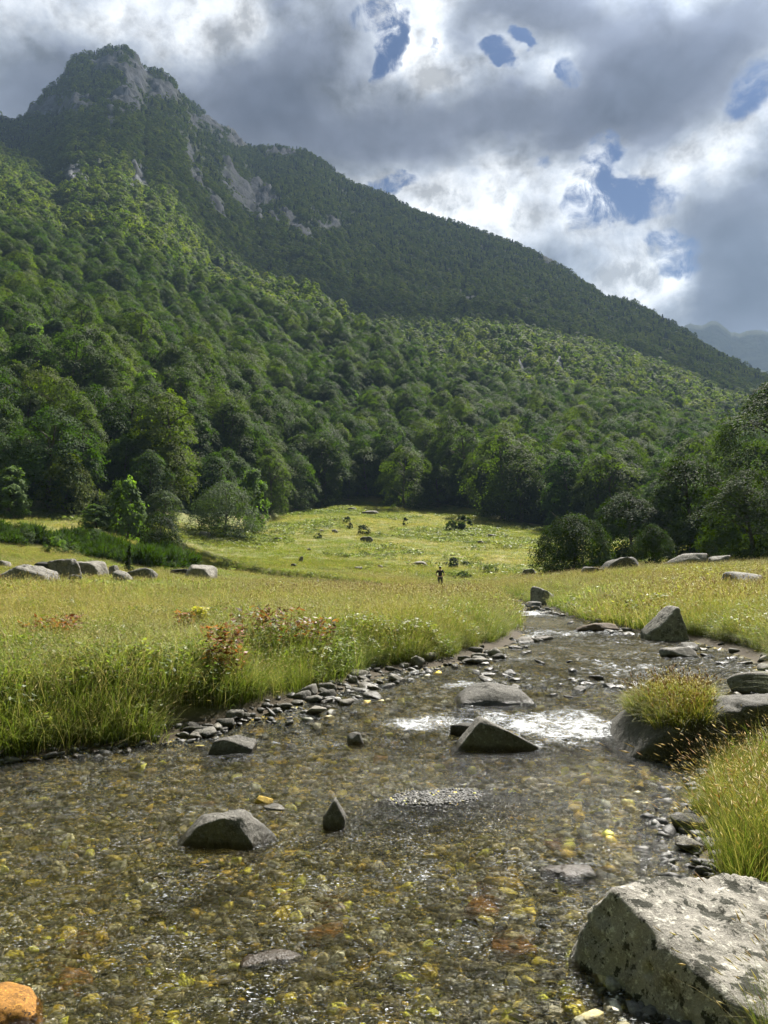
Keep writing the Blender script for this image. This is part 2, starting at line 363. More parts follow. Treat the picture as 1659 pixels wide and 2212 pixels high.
def mat_ground():
    m, T = new_mat('meadow_and_bed')
    P = T.new('ShaderNodeNewGeometry').outputs['Position']
    # meadow soil and short turf
    n1 = T.noise(P, 0.07, 4); n2 = T.noise(P, 0.9, 5, 0.65); n3 = T.noise(P, 6.0, 4, 0.7); n4 = T.noise(P, 0.25, 3)
    turf = T.mix(T.remap(n2, .35, .66), (.085, .118, .026), (.175, .17, .05))
    turf = T.mix(T.remap(n1, .42, .6), turf, (.125, .135, .036))
    turf = T.mix(T.math('MULTIPLY', T.remap(n4, .46, .64), .85), turf, (.235, .20, .075))
    turf = T.mix(T.remap(n3, .56, .72), turf, (.035, .055, .014))
    # damp soil at the foot of the banks
    soil = T.mix(n3, (.028, .021, .013), (.075, .058, .036))
    # gravel and stones of the stream bed
    wz = T.vmath('ADD', P, T.vmath('SCALE', T.vmath('SUBTRACT', T.noise(P, 5, 3, color=True), (.5, .5, .5)), scale=.16))
    flat = T.vmath('MULTIPLY', wz, (1.0, 1.0, 0.2))
    bed = None
    for sc, wgt in ((11, 0), (25.0, .5), (52.0, .5)):
        v = T.new('ShaderNodeTexVoronoi', feature='F1'); T.put(v.inputs['Vector'], flat); v.inputs['Scale'].default_value = sc
        c = T.sep(v.outputs['Color']); edge = T.remap(v.outputs['Distance'], .22, .62, 1, .22)
        pal = T.ramp(c[0], [(0, (.010, .012, .010)), (.28, (.09, .125, .085)), (.42, (.28, .27, .14)), (.54, (.15, .155, .12)), (.66, (.46, .38, .08)), (.80, (.80, .56, .04)), (1, (.66, .64, .5))])
        k = T.mix(1.0, pal, T.comb(edge, edge, edge), 'MULTIPLY')
        if bed is None: bed = k; h = edge
        else:
            f = T.math('GREATER_THAN', c[1], wgt); bed = T.mix(f, bed, k); h = T.math('ADD', h, T.math('MULTIPLY', edge, 4.0 / sc))
    v = T.new('ShaderNodeTexVoronoi', feature='F1'); T.put(v.inputs['Vector'], flat); v.inputs['Scale'].default_value = 5.0
    c = T.sep(v.outputs['Color']); big_ = T.math('MULTIPLY', T.math('GREATER_THAN', c[1], .80), T.remap(T.math('ADD', v.outputs['Distance'], T.math('MULTIPLY', T.noise(P, 22, 3), .3)), .46, .58, 1, 0))
    amber = T.mix(T.remap(T.noise(P, 30, 4, .7), .4, .6), T.ramp(c[0], [(0, (.62, .40, .04)), (.4, (.80, .60, .06)), (.7, (.50, .26, .04)), (1, (.70, .58, .16))]), (.20, .15, .05))
    bed = T.mix(big_, bed, amber)
    patch = T.noise(P, .55, 3)
    bed = T.mix(T.math('MULTIPLY', T.remap(patch, .5, .72), .40), bed, (.05, .047, .03))
    e = T.attr('bank')
    col = T.mix(T.remap(e, .25, 1.0), soil, turf)
    col = T.mix(T.remap(e, -.02, .12), bed, col)
    hb = T.mix(T.remap(e, -.05, .1), h, n3)
    finish(T, principled(T, col, .9, .2, T.bump(hb, .5, .04))); return m

def rock_nodes(T, P, tint=(1, 1, 1), lich=1.0, streak=False):
    n = T.noise(P, 2.2, 6, .62); n2 = T.noise(P, 9, 6, .7); n3 = T.noise(P, 34, 4, .7)
    c = T.ramp(n, [(.25, (.09, .083, .075)), (.42, (.19, .18, .165)), (.58, (.30, .288, .268)), (.8, (.17, .158, .143))])
    c = T.mix(T.remap(n3, .45, .7), c, (.40, .385, .36))
    c = T.mix(T.math('MULTIPLY', T.remap(n2, .54, .64), lich), c, (.60, .59, .55))
    c = T.mix(T.math('MULTIPLY', T.remap(T.noise(P, 5.2, 6, .72), .575, .64), lich), c, (.035, .032, .022))
    c = T.mix(1.0, c, tint, 'MULTIPLY')
    h = T.math('ADD', T.math('MULTIPLY', n2, .6), T.math('MULTIPLY', n3, .25))
    h = T.math('ADD', h, T.math('MULTIPLY', n, 1.2))
    return c, h
def mat_rock(name, tint=(1, 1, 1), lich=1.0, wet=False, scale=1.0, bump=.7, moss=0.0):
    m, T = new_mat(name)
    g = T.new('ShaderNodeNewGeometry'); oi = T.new('ShaderNodeObjectInfo')
    P = T.vmath('SCALE', g.outputs['Position'], scale=scale)
    P = T.vmath('ADD', P, T.vmath('SCALE', oi.outputs['Location'], scale=.37))
    c, h = rock_nodes(T, P, tint, lich)
    br = T.remap(oi.outputs['Random'], 0, 1, .30, .58, False)
    c = T.mix(1.0, c, T.comb(br, br, T.math('MULTIPLY', br, .97)), 'MULTIPLY')
    N = T.sep(g.outputs['Normal'])[2]
    if moss:
        f = T.math('MULTIPLY', T.remap(T.math('ADD', T.noise(P, 3.0, 5, .7), T.math('MULTIPLY', N, .03)), .555, .60), moss)
        c = T.mix(f, c, (.022, .022, .012))
    rough = .85
    if wet:   # the band the water keeps wet, as high as the height above the water stored on the mesh
        hw = T.math('SUBTRACT', T.sep(g.outputs['Position'])[2], T.attr('wl'))
        f = T.remap(T.math('ADD', hw, T.math('MULTIPLY', T.math('SUBTRACT', T.noise(P, 8, 3), .5), .08)), .015, .075, 1, 0)
        c = T.mix(f, c, T.mix(1.0, c, (.30, .27, .20), 'MULTIPLY')); rough = T.remap(f, 0, 1, .85, .3)
    finish(T, principled(T, c, rough, .35, T.bump(h, bump, .06 / scale))); return m

def mat_leaf(name, cols, trans=.42, tcol=(.125, .20, .025), gloss=.12):
    m, T = new_mat(name)
    oi = T.new('ShaderNodeObjectInfo').outputs['Random']; v = T.attr('v')
    c = T.ramp(oi, [(i / max(len(cols) - 1, 1), q) for i, q in enumerate(cols)])
    k = T.remap(v, 0, 1, .55, 1.45, False)
    c = T.mix(1.0, c, T.comb(k, k, T.math('MULTIPLY', k, .9)), 'MULTIPLY')
    b = principled(T, c, .7, gloss * .5)
    t = T.new('ShaderNodeBsdfTranslucent'); T.put(t.inputs[0], T.mix(1.0, c, (tcol[0] * 14, tcol[1] * 11, tcol[2] * 14), 'MULTIPLY'))
    x = T.new('ShaderNodeMixShader'); x.inputs[0].default_value = trans
    T.l.new(b.outputs[0], x.inputs[1]); T.l.new(t.outputs[0], x.inputs[2]); finish(T, x); return m

def mat_grass(name, trans=.45):
    """blade colour comes from the mesh; each tuft and each patch of ground shifts it"""
    m, T = new_mat(name)
    oi = T.new('ShaderNodeObjectInfo'); c = T.attr('col', 'Color'); rnd = oi.outputs['Random']
    L = oi.outputs['Location']
    p = T.remap(T.noise(L, .16, 3), .38, .62); k = T.remap(rnd, 0, 1, .72, 1.25, False)
    c = T.mix(T.math('MULTIPLY', p, .55), c, T.mix(1.0, c, (1.25, 1.08, .8), 'MULTIPLY'))
    c = T.mix(1.0, c, T.comb(k, k, k), 'MULTIPLY')
    b = principled(T, c, .5, .25)
    t = T.new('ShaderNodeBsdfTranslucent'); T.put(t.inputs[0], T.mix(1.0, c, (1.35, 1.5, .8), 'MULTIPLY'))
    x = T.new('ShaderNodeMixShader'); x.inputs[0].default_value = trans
    T.l.new(b.outputs[0], x.inputs[1]); T.l.new(t.outputs[0], x.inputs[2]); finish(T, x); return m

def mat_plain(name, col, rough=.8, var=.25, scale=8):
    m, T = new_mat(name); P = T.new('ShaderNodeTexCoord').outputs['Object']
    n = T.remap(T.noise(P, scale, 4), .3, .7, 1 - var, 1 + var); c = T.mix(1.0, col, T.comb(n, n, n), 'MULTIPLY')
    finish(T, principled(T, c, rough, .2)); return m

def mat_mountain():
    m, T = new_mat('mountain_slope')
    P = T.new('ShaderNodeNewGeometry').outputs['Position']
    Q = T.vmath('MULTIPLY', P, (.05, .05, .016))
    n = T.noise(Q, 1.0, 8, .66); n2 = T.noise(Q, 4.0, 6, .7); n3 = T.noise(P, .02, 5, .6)
    rock = T.ramp(n, [(.30, (.016, .018, .022)), (.45, (.05, .054, .062)), (.58, (.105, .112, .125)), (.72, (.04, .043, .05))])
    rock = T.mix(T.remap(n2, .50, .62), rock, (.03, .035, .028))
    veg = T.mix(T.remap(n3, .4, .6), (.030, .046, .014), (.055, .075, .024))
    c = T.mix(T.attr('rock'), veg, rock)
    finish(T, principled(T, c, .9, .15, T.bump(n, .9, 6.0))); return m

def mat_water():
    m, T = new_mat('clear_stream_water')
    P = T.new('ShaderNodeNewGeometry').outputs['Position']
    f1 = T.noise(T.vmath('MULTIPLY', P, (1, 1.5, 1)), 5.0, 3, .55, .8)
    f2 = T.noise(T.vmath('MULTIPLY', P, (1, 1.7, 1)), 17.0, 2, .5, .6)
    f3 = T.noise(P, 75.0, 2, .6)
    h = T.math('ADD', T.math('ADD', T.math('MULTIPLY', f1, 1.0), T.math('MULTIPLY', f2, .42)), T.math('MULTIPLY', f3, .05))
    h = T.math('MULTIPLY', h, T.attr('rip'))
    N = T.bump(h, 1.0, .30)
    fr = T.new('ShaderNodeFresnel'); fr.inputs['IOR'].default_value = 1.333; T.put(fr.inputs['Normal'], N)
    tint = T.mix(T.attr('deep'), (.94, .94, .90), (.88, .86, .68))
    tr = T.new('ShaderNodeBsdfTransparent'); T.put(tr.inputs[0], tint)
    rf = T.new('ShaderNodeBsdfRefraction'); T.put(rf.inputs[0], tint); rf.inputs['IOR'].default_value = 1.333; rf.inputs['Roughness'].default_value = 0; T.put(rf.inputs['Normal'], N)
    tw = T.new('ShaderNodeMixShader'); tw.inputs[0].default_value = .42; T.l.new(tr.outputs[0], tw.inputs[1]); T.l.new(rf.outputs[0], tw.inputs[2])
    gl = T.new('ShaderNodeBsdfGlossy'); gl.inputs['Roughness'].default_value = .16; T.put(gl.inputs['Normal'], N)
    x = T.new('ShaderNodeMixShader'); T.put(x.inputs[0], fr.outputs[0]); T.l.new(tw.outputs[0], x.inputs[1]); T.l.new(gl.outputs[0], x.inputs[2])
    fn = T.math('ADD', T.noise(T.vmath('MULTIPLY', P, (.8, 1.5, 1)), 9, 6, .7, 1.2), T.math('MULTIPLY', T.math('SUBTRACT', T.noise(P, 48, 4, .75), .5), .5))
    fo = T.remap(T.math('ADD', fn, T.math('MULTIPLY', T.attr('foam_and_glint'), .42)), .67, .95)
    fo = T.math('MULTIPLY', fo, T.remap(T.attr('foam_and_glint'), .06, .25))
    glint_fleck = T.math('MULTIPLY', T.remap(T.noise(T.vmath('MULTIPLY', P, (1, 2.0, 1)), 42.0, 2, .6, .4), .625, .68), T.remap(T.noise(P, 2.6, 4, .65), .45, .58))  # sun glints painted as small white flecks in the foam colour
    far_glint = T.math('MULTIPLY', T.remap(T.noise(T.vmath('MULTIPLY', P, (.75, 1.5, 1)), 11.0, 4, .66, .5), .585, .68), T.math('MULTIPLY', T.remap(T.attr('rip'), .85, 1.6), T.remap(T.noise(P, .9, 3, .6), .40, .58)))  # larger white marks painted on the far reach in place of its silvery glints
    fo = T.math('MAXIMUM', fo, T.math('MULTIPLY', far_glint, .8))
    fo = T.math('MAXIMUM', fo, T.math('MULTIPLY', T.math('MULTIPLY', glint_fleck, T.remap(T.attr('rip'), .30, .8)), 1.0))
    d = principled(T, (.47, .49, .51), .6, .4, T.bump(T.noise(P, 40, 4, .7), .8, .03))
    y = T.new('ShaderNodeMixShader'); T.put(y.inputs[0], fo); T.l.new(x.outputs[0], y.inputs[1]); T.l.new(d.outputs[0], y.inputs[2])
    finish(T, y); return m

M = {}
M['ground'] = mat_ground(); M['mountain'] = mat_mountain(); M['water'] = mat_water()
M['rock'] = mat_rock('grey_lichen_rock', (1.1, 1.07, 1.02), 1.0, moss=.6, scale=1.6)
M['wet_rock'] = mat_rock('stream_rock', (.85, .83, .80), .7, wet=True, scale=2.6, bump=1.0, moss=.25)
M['boulder'] = mat_rock('pale_lichen_boulder', (1.75, 1.70, 1.62), 1.0, scale=2.6, bump=1.0, moss=1.0)
M['brown_rock'] = mat_rock('rusty_wet_rock', (.55, .40, .26), .2, wet=True)
M['orange_rock'] = mat_rock('orange_algae_rock', (1.9, .92, .16), 1.2, scale=7)
M['yellow_rock'] = mat_rock('yellow_algae_rock', (2.8, 2.0, .33), .5, scale=5)
M['dark_rock'] = mat_rock('dark_wet_rock', (.30, .29, .26), .15, wet=True)
M['pale_rock'] = mat_rock('pale_dry_rock', (1.25, 1.2, 1.12), .7, scale=2.2, moss=.3, wet=True)
M['leaf_beech'] = mat_leaf('beech_leaves', [(.030, .052, .012), (.050, .075, .016), (.034, .060, .018), (.070, .092, .018), (.036, .056, .018), (.085, .105, .020), (.040, .066, .020)], .34)
M['leaf_far'] = mat_leaf('far_leaves', [(.046, .072, .015), (.082, .110, .020), (.054, .082, .020), (.112, .136, .025), (.050, .072, .020), (.135, .150, .028), (.072, .100, .022)], .36, (.15, .22, .025))
M['leaf_shaded'] = mat_leaf('shaded_beech_leaves', [(.026, .043, .011), (.036, .054, .013)], .3, (.11, .17, .02), .1)  # beech leaves with the backlit shade put into a darker green
M['leaf_ash'] = mat_leaf('ash_leaves', [(.075, .115, .045), (.095, .135, .05)], .4)
M['leaf_willow'] = mat_leaf('willow_leaves', [(.060, .082, .045), (.066, .085, .048)], .25)
M['leaf_pine'] = mat_leaf('pine_needles', [(.018, .032, .012), (.026, .042, .016)], .2)
M['leaf_broom'] = mat_leaf('broom_stems', [(.030, .052, .012), (.040, .062, .014), (.026, .044, .012)], .3)
M['leaf_red'] = mat_leaf('reddened_leaves', [(.24, .075, .025), (.20, .09, .03), (.15, .06, .03)], .4, (.1, .08, .05))
M['leaf_dark'] = mat_leaf('dark_shrub_leaves', [(.022, .034, .010), (.03, .045, .012)], .25)
M['bark'] = mat_plain('bark', (.09, .075, .06), .9, .4, 3)
M['grass'] = mat_grass('grass_blades')

# ------------------------------------------------------------------ valley ground and stream bed (one sheet round the viewer), mountainside behind it
def az_knots():
    f = np.arange(-34.0, 34.01, 0.115); c1 = np.arange(-180, -34, 3.0); c2 = np.arange(36, 180.1, 3.0)
    return np.radians(np.r_[c1, f, c2])
def build_ground():
    az = az_knots(); r0, _ = foot(np.clip(az, -.75, .75)); R0 = r0 + 6
    s = np.linspace(0, 1, 560) ** 1.0
    r = 0.4 * (R0[None, :] / 0.4) ** s[:, None]; A = np.broadcast_to(az, r.shape)
    x, y = r * np.sin(A), r * np.cos(A); z = height(x, y); e = np.maximum(*bank_e(x, y))
    e = np.where((y > 95) | (y < -30), 5, e)
    V = np.stack([x, y, z], -1).reshape(-1, 3)
    link('meadow_ground', make_mesh('meadow_ground', V, grid_faces(*r.shape), {'bank': np.clip(np.maximum(e, np.where(e < 0, .2 * np.exp(-(((x - .48) / .55) ** 2 + ((y - 7.15 - .25 * (x - .48)) / .30) ** 2)) - .05, -9)), -3, 5).ravel()}, True, [M['ground']]), kind='structure')
    # mountainside: starts on the ground sheet's last ring
    f = np.radians(np.arange(-46.0, 46.01, 0.13)); r0, _ = foot(np.clip(f, -.75, .75)); R0 = r0 + 5.5
    s = np.linspace(0, 1, 330); r = R0[None, :] * (2100 / R0[None, :]) ** s[:, None]; A = np.broadcast_to(f, r.shape)
    x, y = r * np.sin(A), r * np.cos(A); z = height(x, y); rk = rock_mask(x, y, z, r)
    q = fbm(np.stack([x / 9, y / 9, z / 40], -1), 4, 5) + 1.4 * np.abs(fbm(np.stack([x / 26, y / 26, z / 110], -1), 3, 6))
    z = z + rk * 11 * q - .05
    V = np.stack([x, y, z], -1).reshape(-1, 3)
    link('mountain', make_mesh('mountain', V, grid_faces(*r.shape), {'rock': rk.ravel()}, True, [M['mountain']]), kind='structure')
    # blue ranges far down the valley
    for nm, D, pts, sd in (('far_mountain', 3400, [(1180, 950), (1350, 800), (1440, 735), (1480, 706), (1510, 700), (1535, 694), (1550, 700), (1575, 716), (1600, 722), (1612, 716), (1632, 712), (1659, 722), (1720, 740), (1800, 720), (1900, 700), (2100, 760)], 3),
                           ('far_ridge', 2600, [(1180, 950), (1400, 830), (1500, 755), (1560, 768), (1600, 784), (1659, 806), (1750, 850), (1900, 900), (2100, 940)], 8)):
        A = np.array(pts, float); t, a = elev_tan(A[:, 0], A[:, 1]); f = np.linspace(a[0], a[-1], 260)
        tt = np.interp(f, a, t) + .006 * fbm(np.stack([f * 60, f * 0, f * 0], -1), 4, sd)
        k = np.r_[np.linspace(0, 1, 40), 1.06, 1.2]; r = D * (.62 + .38 * k)[:, None] * np.ones_like(f)
        zz = (EYE[2] + D * tt)[None, :] * np.clip(k, 0, 1)[:, None] ** 1.1
        zz[40:] = (EYE[2] + D * tt) * np.array([.9, .5])[:, None]
        g = np.abs(fbm2(r * np.sin(f), r * np.cos(f), 280, 4, sd))
        zz = zz - 110 * g * np.sin(np.clip(k, 0, 1) * np.pi)[:, None]
        V = np.stack([r * np.sin(f), r * np.cos(f), zz], -1).reshape(-1, 3)
        rk = np.clip((k[:, None] - .45) * .6 + 0 * f, 0, .22)
        link(nm, make_mesh(nm, V, grid_faces(*r.shape), {'rock': rk.ravel()}, True, [M['mountain']]), kind='structure')
build_ground()
def build_shade_hill():
    # unseen hill added behind the viewer to keep sky light off the rock fronts
    f = np.radians(np.linspace(58, 302, 150)); s_ = np.linspace(0, 1, 60); r0 = 38 + 14 * np.sin(f * 3) + 20 * np.abs(np.cos(f / 2 - np.pi / 2)) * 0
    r = r0[None] * (700 / r0[None]) ** s_[:, None]; A = np.broadcast_to(f, r.shape); x, y = r * np.sin(A), r * np.cos(A)
    edge = np.clip(np.minimum(f - f[0], f[-1] - f) / R(35), 0, 1)
    z = height(x, y) - .3 + (r - r0[None]) * .78 * (edge ** .7)[None] + 9 * fbm2(x, y, 40, 4, 44) * sstep(0, 40, r - r0[None])
    z = z + 6 * sstep(0, 12, r - r0[None]) * edge[None] * (1 + .5 * fbm2(x, y, 6, 3, 48))
    link('shade_hill', make_mesh('shade_hill', np.stack([x, y, z], -1).reshape(-1, 3), grid_faces(*r.shape), {'rock': np.zeros(r.size)}, True, [M['mountain']]), kind='structure')
build_shade_hill()

# ------------------------------------------------------------------ water
FOAM = [  # world x, y, half sizes, strength
]
def add_foam(vx, vy, sx, sy, k):
    p = hit_level(vx, vy); FOAM.append((p[0], p[1], sx, sy, k))
for q in [(1215, 1575, .62, .34, 1.25), (1150, 1560, .55, .3, .95), (1270, 1590, .4, .3, 1.0), (1090, 1550, .4, .2, .7), (960, 1562, .75, .3, .8), (900, 1560, .4, .2, .5), (1240, 1545, .4, .35, 1.0), (1140, 1610, .45, .2, .55), (700, 1608, .55, .3, .5), (650, 1580, .3, .25, .45), (560, 1605, .35, .2, .4),
          (920, 1500, .5, .3, .35), (990, 1478, .3, .3, .5), (1200, 1368, 1.6, 1.4, .75), (1240, 1385, 1.2, 1., .4), (1140, 1325, .7, 3, .8), (1125, 1310, .7, 4, .6), (1330, 1440, 1.5, .6, .32), (1000, 1530, .7, .3, .5), (1300, 1500, 1.0, .5, .3), (1110, 1475, 1.4, .5, .3),
          (1010, 1600, .5, .25, .5), (700, 1650, .6, .2, .25), (290, 1830, .3, .15, .3), (1180, 1860, .4, .2, .35), (1270, 1870, .3, .15, .3), (1010, 1900, .5, .25, .45), (700, 1720, .35, .15, .3), (1080, 1960, .4, .2, .3), (130, 1830, .3, .2, .3), (870, 1870, .35, .2, .3)]:
    add_foam(*q)
def build_water():
    az = np.radians(np.arange(-33, 33.01, 0.11)); r = 2.2 * (62 / 2.2) ** np.linspace(0, 1, 620)
    A, Rr = np.meshgrid(az, r); x, y = Rr * np.sin(A), Rr * np.cos(A)
    g = height(x, y); w = w_level(x, y); e = np.maximum(*bank_e(x, y))
    foam_and_glint = np.zeros_like(x)
    for (a, b, sx, sy, k) in FOAM: foam_and_glint = foam_and_glint + k * np.exp(-(((x - a) / sx) ** 2 + ((y - b) / sy) ** 2))
    foam_and_glint = foam_and_glint + .42 * sstep(10, 14, y) * sstep(-.05, .35, fbm2(x, y, 1.1, 3, 68))  # riffle foam upstream, its white also standing in for glints
    foam_and_glint = np.minimum(foam_and_glint, 1.0) * (.75 + .5 * fbm2(x, y, .35, 3, 66))
    # wavelets run with the current (down towards the left), steeper over shallows and in the drop
    ang = R(28); u = x * math.cos(ang) + y * math.sin(ang); v = -x * math.sin(ang) + y * math.cos(ang)
    n = fbm(np.stack([u / .42, v / .16, np.zeros_like(u)], -1), 3, 41) + .7 * fbm(np.stack([x / .15, y / .10, np.zeros_like(u)], -1), 3, 45)
    big = fbm(np.stack([u / 1.3, v / .6, np.zeros_like(u)], -1), 2, 51)
    riff = np.clip(.5 + 1.1 * fbm2(x, y, 2.6, 2, 60) + .5 * sstep(11, 14, y), .2, 1.3)
    amp = (.024 + .030 * sstep(9, 18, y)) * riff + .055 * np.minimum(foam_and_glint, 1)
    z = w + n * amp + big * (.008 + .012 * sstep(9, 14, y)) + .05 * np.clip(foam_and_glint - .4, 0, 1)
    F = grid_faces(*x.shape); keep = (e.ravel()[F].min(1) < .25) & (g.ravel()[F].min(1) < (w.ravel()[F].min(1) + .08))
    F = F[keep]; used = np.unique(F); remap = np.full(x.size, -1); remap[used] = np.arange(len(used))
    V = np.stack([x, y, z], -1).reshape(-1, 3)[used]
    deep = np.clip((w - g) / .4, 0, 1).ravel()[used]
    link('stream_water', make_mesh('stream_water', V, remap[F], {'foam_and_glint': foam_and_glint.ravel()[used], 'deep': deep, 'rip': (np.clip(.30 + .55 * riff + .5 * foam_and_glint, .3, 1.4) * (1 + .9 * sstep(10, 16, y))).ravel()[used]}, True, [M['water']]), kind='structure')
build_water()

# ------------------------------------------------------------------ trees
def unit(v): return v / np.maximum(np.linalg.norm(v, axis=-1, keepdims=True), 1e-9)
def leaf_quads(C, N, L, size, aspect, rng):
    """diamond leaves/sprigs: centres C, normals N, long axes L"""
    n = len(C); N = unit(N); L = unit(L - N * (L * N).sum(-1, keepdims=True)); S = np.cross(N, L)
    s = size * rng.uniform(.65, 1.35, n)[:, None]
    V = np.stack([C - L * s * .5, C + S * s * aspect * .5 - N * s * .06, C + L * s * .5, C - S * s * aspect * .5 - N * s * .06], 1)
    return V.reshape(-1, 3), np.arange(4 * n).reshape(n, 4)
def crown_mesh(name, seed, Hh, Rr, nclump, nleaf, size, mat, base=.08, prof=(.8, .55), flat=.30, droop=.5, lobes=.34, aspect=.62, inner=.22, peak=.42, jit=.27):
    rng = np.random.default_rng(seed)
    t = rng.beta(1.25, 1.15, nclump); t[:3] = (.99, .95, .9); th = rng.uniform(0, 2 * np.pi, nclump)
    # crown outline: widest at "peak", domed above, tucked in below
    def outline(t):
        up = np.clip((t - peak) / (1 - peak), 0, 1); lo = np.clip((peak - t) / peak, 0, 1)
        return np.sqrt(np.clip(1 - up ** 2.1, 0, 1)) * (1 - prof[1] * lo ** 1.8)
    dirs = np.stack([np.cos(th) * 1.5, np.sin(th) * 1.5, t * 3.2], -1) + seed * 3.1
    lob = 1 + lobes * vnoise(dirs, seed) + lobes * .6 * vnoise(dirs * 2.3, seed + 3)
    rad = np.where(rng.random(nclump) < inner, rng.uniform(.1, .7, nclump), rng.uniform(.78, 1.0, nclump)) * outline(t) * Rr * lob
    z = (base + (1 - base) * t * (1 + .05 * vnoise(dirs + 9, seed))) * Hh
    C = np.stack([rad * np.cos(th), rad * np.sin(th), z], -1)
    out = np.stack([np.cos(th), np.sin(th), np.zeros(nclump)], -1)
    f = np.clip(rad / np.maximum(outline(t) * Rr, .1), 0, 1)[:, None]
    Nc = unit(out * f * .75 + np.array([0, 0, 1.0]) * (.35 + .55 * t[:, None]) + rng.normal(0, .14, (nclump, 3)))
    rc = Rr * rng.uniform(.20, .36, nclump) * (1 - .25 * t)
    k = rng.integers(0, nclump, nleaf)
    a = rng.uniform(0, 2 * np.pi, nleaf); q = np.sqrt(rng.random(nleaf)) * (1 + .18 * np.sin(5 * a + k))
    N = Nc[k]; A = unit(np.cross(N, np.array([.3, .9, .1]))); B = np.cross(N, A)
    off = (A * np.cos(a)[:, None] + B * np.sin(a)[:, None]) * (q * rc[k])[:, None]
    off = off + N * (rng.normal(0, flat * .5, nleaf) * rc[k])[:, None] - np.array([0, 0, 1.0]) * (droop * q ** 2 * rc[k] * .55)[:, None]
    Pc = C[k] + off; Pc[:, 2] = np.maximum(Pc[:, 2], .03 * Hh)
    Nl = N + rng.normal(0, jit, (nleaf, 3)); Ll = unit(off + out[k] * .4 * rc[k][:, None]) + rng.normal(0, .45, (nleaf, 3)) - np.array([0, 0, .25])
    V, F = leaf_quads(Pc, Nl, Ll, size, aspect, rng)
    v = np.clip(.5 + .22 * rng.normal(0, 1, nclump)[k] + .10 * rng.normal(0, 1, nleaf), 0, 1)
    return make_mesh(name, V, F, {'v': np.repeat(v, 4)}, False, [mat])
def conifer_mesh(name, seed, Hh, Rr, nleaf, size, mat, tiers=16):
    rng = np.random.default_rng(seed); V, F = [], []
    k = rng.integers(0, tiers * 7, nleaf); tier = k // 7
    th0 = rng.uniform(0, 2 * np.pi, tiers * 7); ln = rng.uniform(.6, 1.1, tiers * 7)
    zt = (.08 + .9 * (tier + .5) / tiers); rr = Rr * (1 - zt) ** .8 * ln[k]
    q = rng.random(nleaf) ** .7; th = th0[k] + rng.normal(0, .16, nleaf)
    P = np.stack([np.cos(th) * q * rr, np.sin(th) * q * rr, zt * Hh - q * rr * .35 + rng.normal(0, .04 * Rr, nleaf)], -1)
    o = np.stack([np.cos(th), np.sin(th), -.3 + 0 * th], -1)
    V, F = leaf_quads(P, np.array([0, 0, 1.0]) + rng.normal(0, .5, (nleaf, 3)), o + rng.normal(0, .4, (nleaf, 3)), size, .4, rng)
    return make_mesh(name, V, F, {'v': np.repeat(np.clip(rng.normal(.5, .25, nleaf), 0, 1), 4)}, False, [mat])
def tube(path, rad, n=7):
    path = np.asarray(path, float); rad = np.asarray(rad, float); T = np.gradient(path, axis=0); T = unit(T)
    A = unit(np.cross(T, np.array([.31, .17, .93]) + 0 * T + np.array([0, .5, 0]))); B = np.cross(T, A)
    a = np.linspace(0, 2 * np.pi, n, endpoint=False)
    V = path[:, None] + (A[:, None] * np.cos(a)[None, :, None] + B[:, None] * np.sin(a)[None, :, None]) * rad[:, None, None]
    m = len(path); i = np.arange(m * n).reshape(m, n); j = np.roll(i, -1, 1)
    return V.reshape(-1, 3), np.stack([i[:-1], j[:-1], j[1:], i[1:]], -1).reshape(-1, 4)
def join(parts):
    V, F, o = [], [], 0
    for v, f in parts: V.append(v); F.append(f + o); o += len(v)
    return np.concatenate(V), np.concatenate(F)
def trunk_mesh(name, seed, Hh, Rr, r0=None, limbs=7):
    rng = np.random.default_rng(seed); r0 = r0 or Hh * .022; s = np.linspace(-.04, .86, 9)
    path = np.stack([.03 * Hh * np.sin(s * 4 + seed), .03 * Hh * np.cos(s * 3 + seed), s * Hh], -1); path[:2, :2] *= .4
    P = [tube(path, r0 * (1.25 - 1.1 * np.clip(s, 0, 1)) * np.where(s < .02, 1.35, 1))]
    for i in range(limbs):
        t = rng.uniform(.18, .7); a = rng.uniform(0, 6.28); b = np.array([np.interp(t, s, path[:, 0]), np.interp(t, s, path[:, 1]), t * Hh])
        q = np.linspace(0, 1, 5)[:, None]; d = np.array([math.cos(a), math.sin(a), .0])
        P.append(tube(b + d * q * Rr * .72 + np.array([0, 0, 1]) * (q ** .8) * Rr * .5, r0 * (.42 - .36 * q[:, 0]), 5))
    V, F = join(P); return make_mesh(name, V, F, None, True, [M['bark']])

BEECH = []
for i in range(7):
    Hh, Rr = [(15, 6.0), (17, 5.4), (13.5, 5.8), (16, 6.6), (14.5, 4.9), (12, 5.2), (18, 5.8)][i]
    BEECH.append((crown_mesh('crown', 11 + i, Hh, Rr, 150, 12000, .36, M['leaf_beech'], base=.04, peak=[.42, .36, .46, .4, .36, .44, .34][i]), trunk_mesh('trunk', 31 + i, Hh, Rr), Hh, Rr))
ASH = [(crown_mesh('crown', 51 + i, Hh, Rr, 90, 5200, .42, M['leaf_ash'], flat=.75, droop=.2, lobes=.3, peak=.36, base=.06), trunk_mesh('trunk', 61 + i, Hh, Rr), Hh, Rr) for i, (Hh, Rr) in enumerate([(10, 2.9), (9, 2.6)])]
PINE = [(conifer_mesh('crown', 71, 12, 2.8, 2600, .75, M['leaf_pine']), trunk_mesh('trunk', 72, 12, 1.2, .22, 0), 12, 2.8)]
def far_proto(seed, Hh, Rr, n, size): return bpy.data.objects.new('far_crown', crown_mesh('far_crown', seed, Hh, Rr, 60, n, size, M['leaf_far'], base=.03, flat=.34, jit=.22))
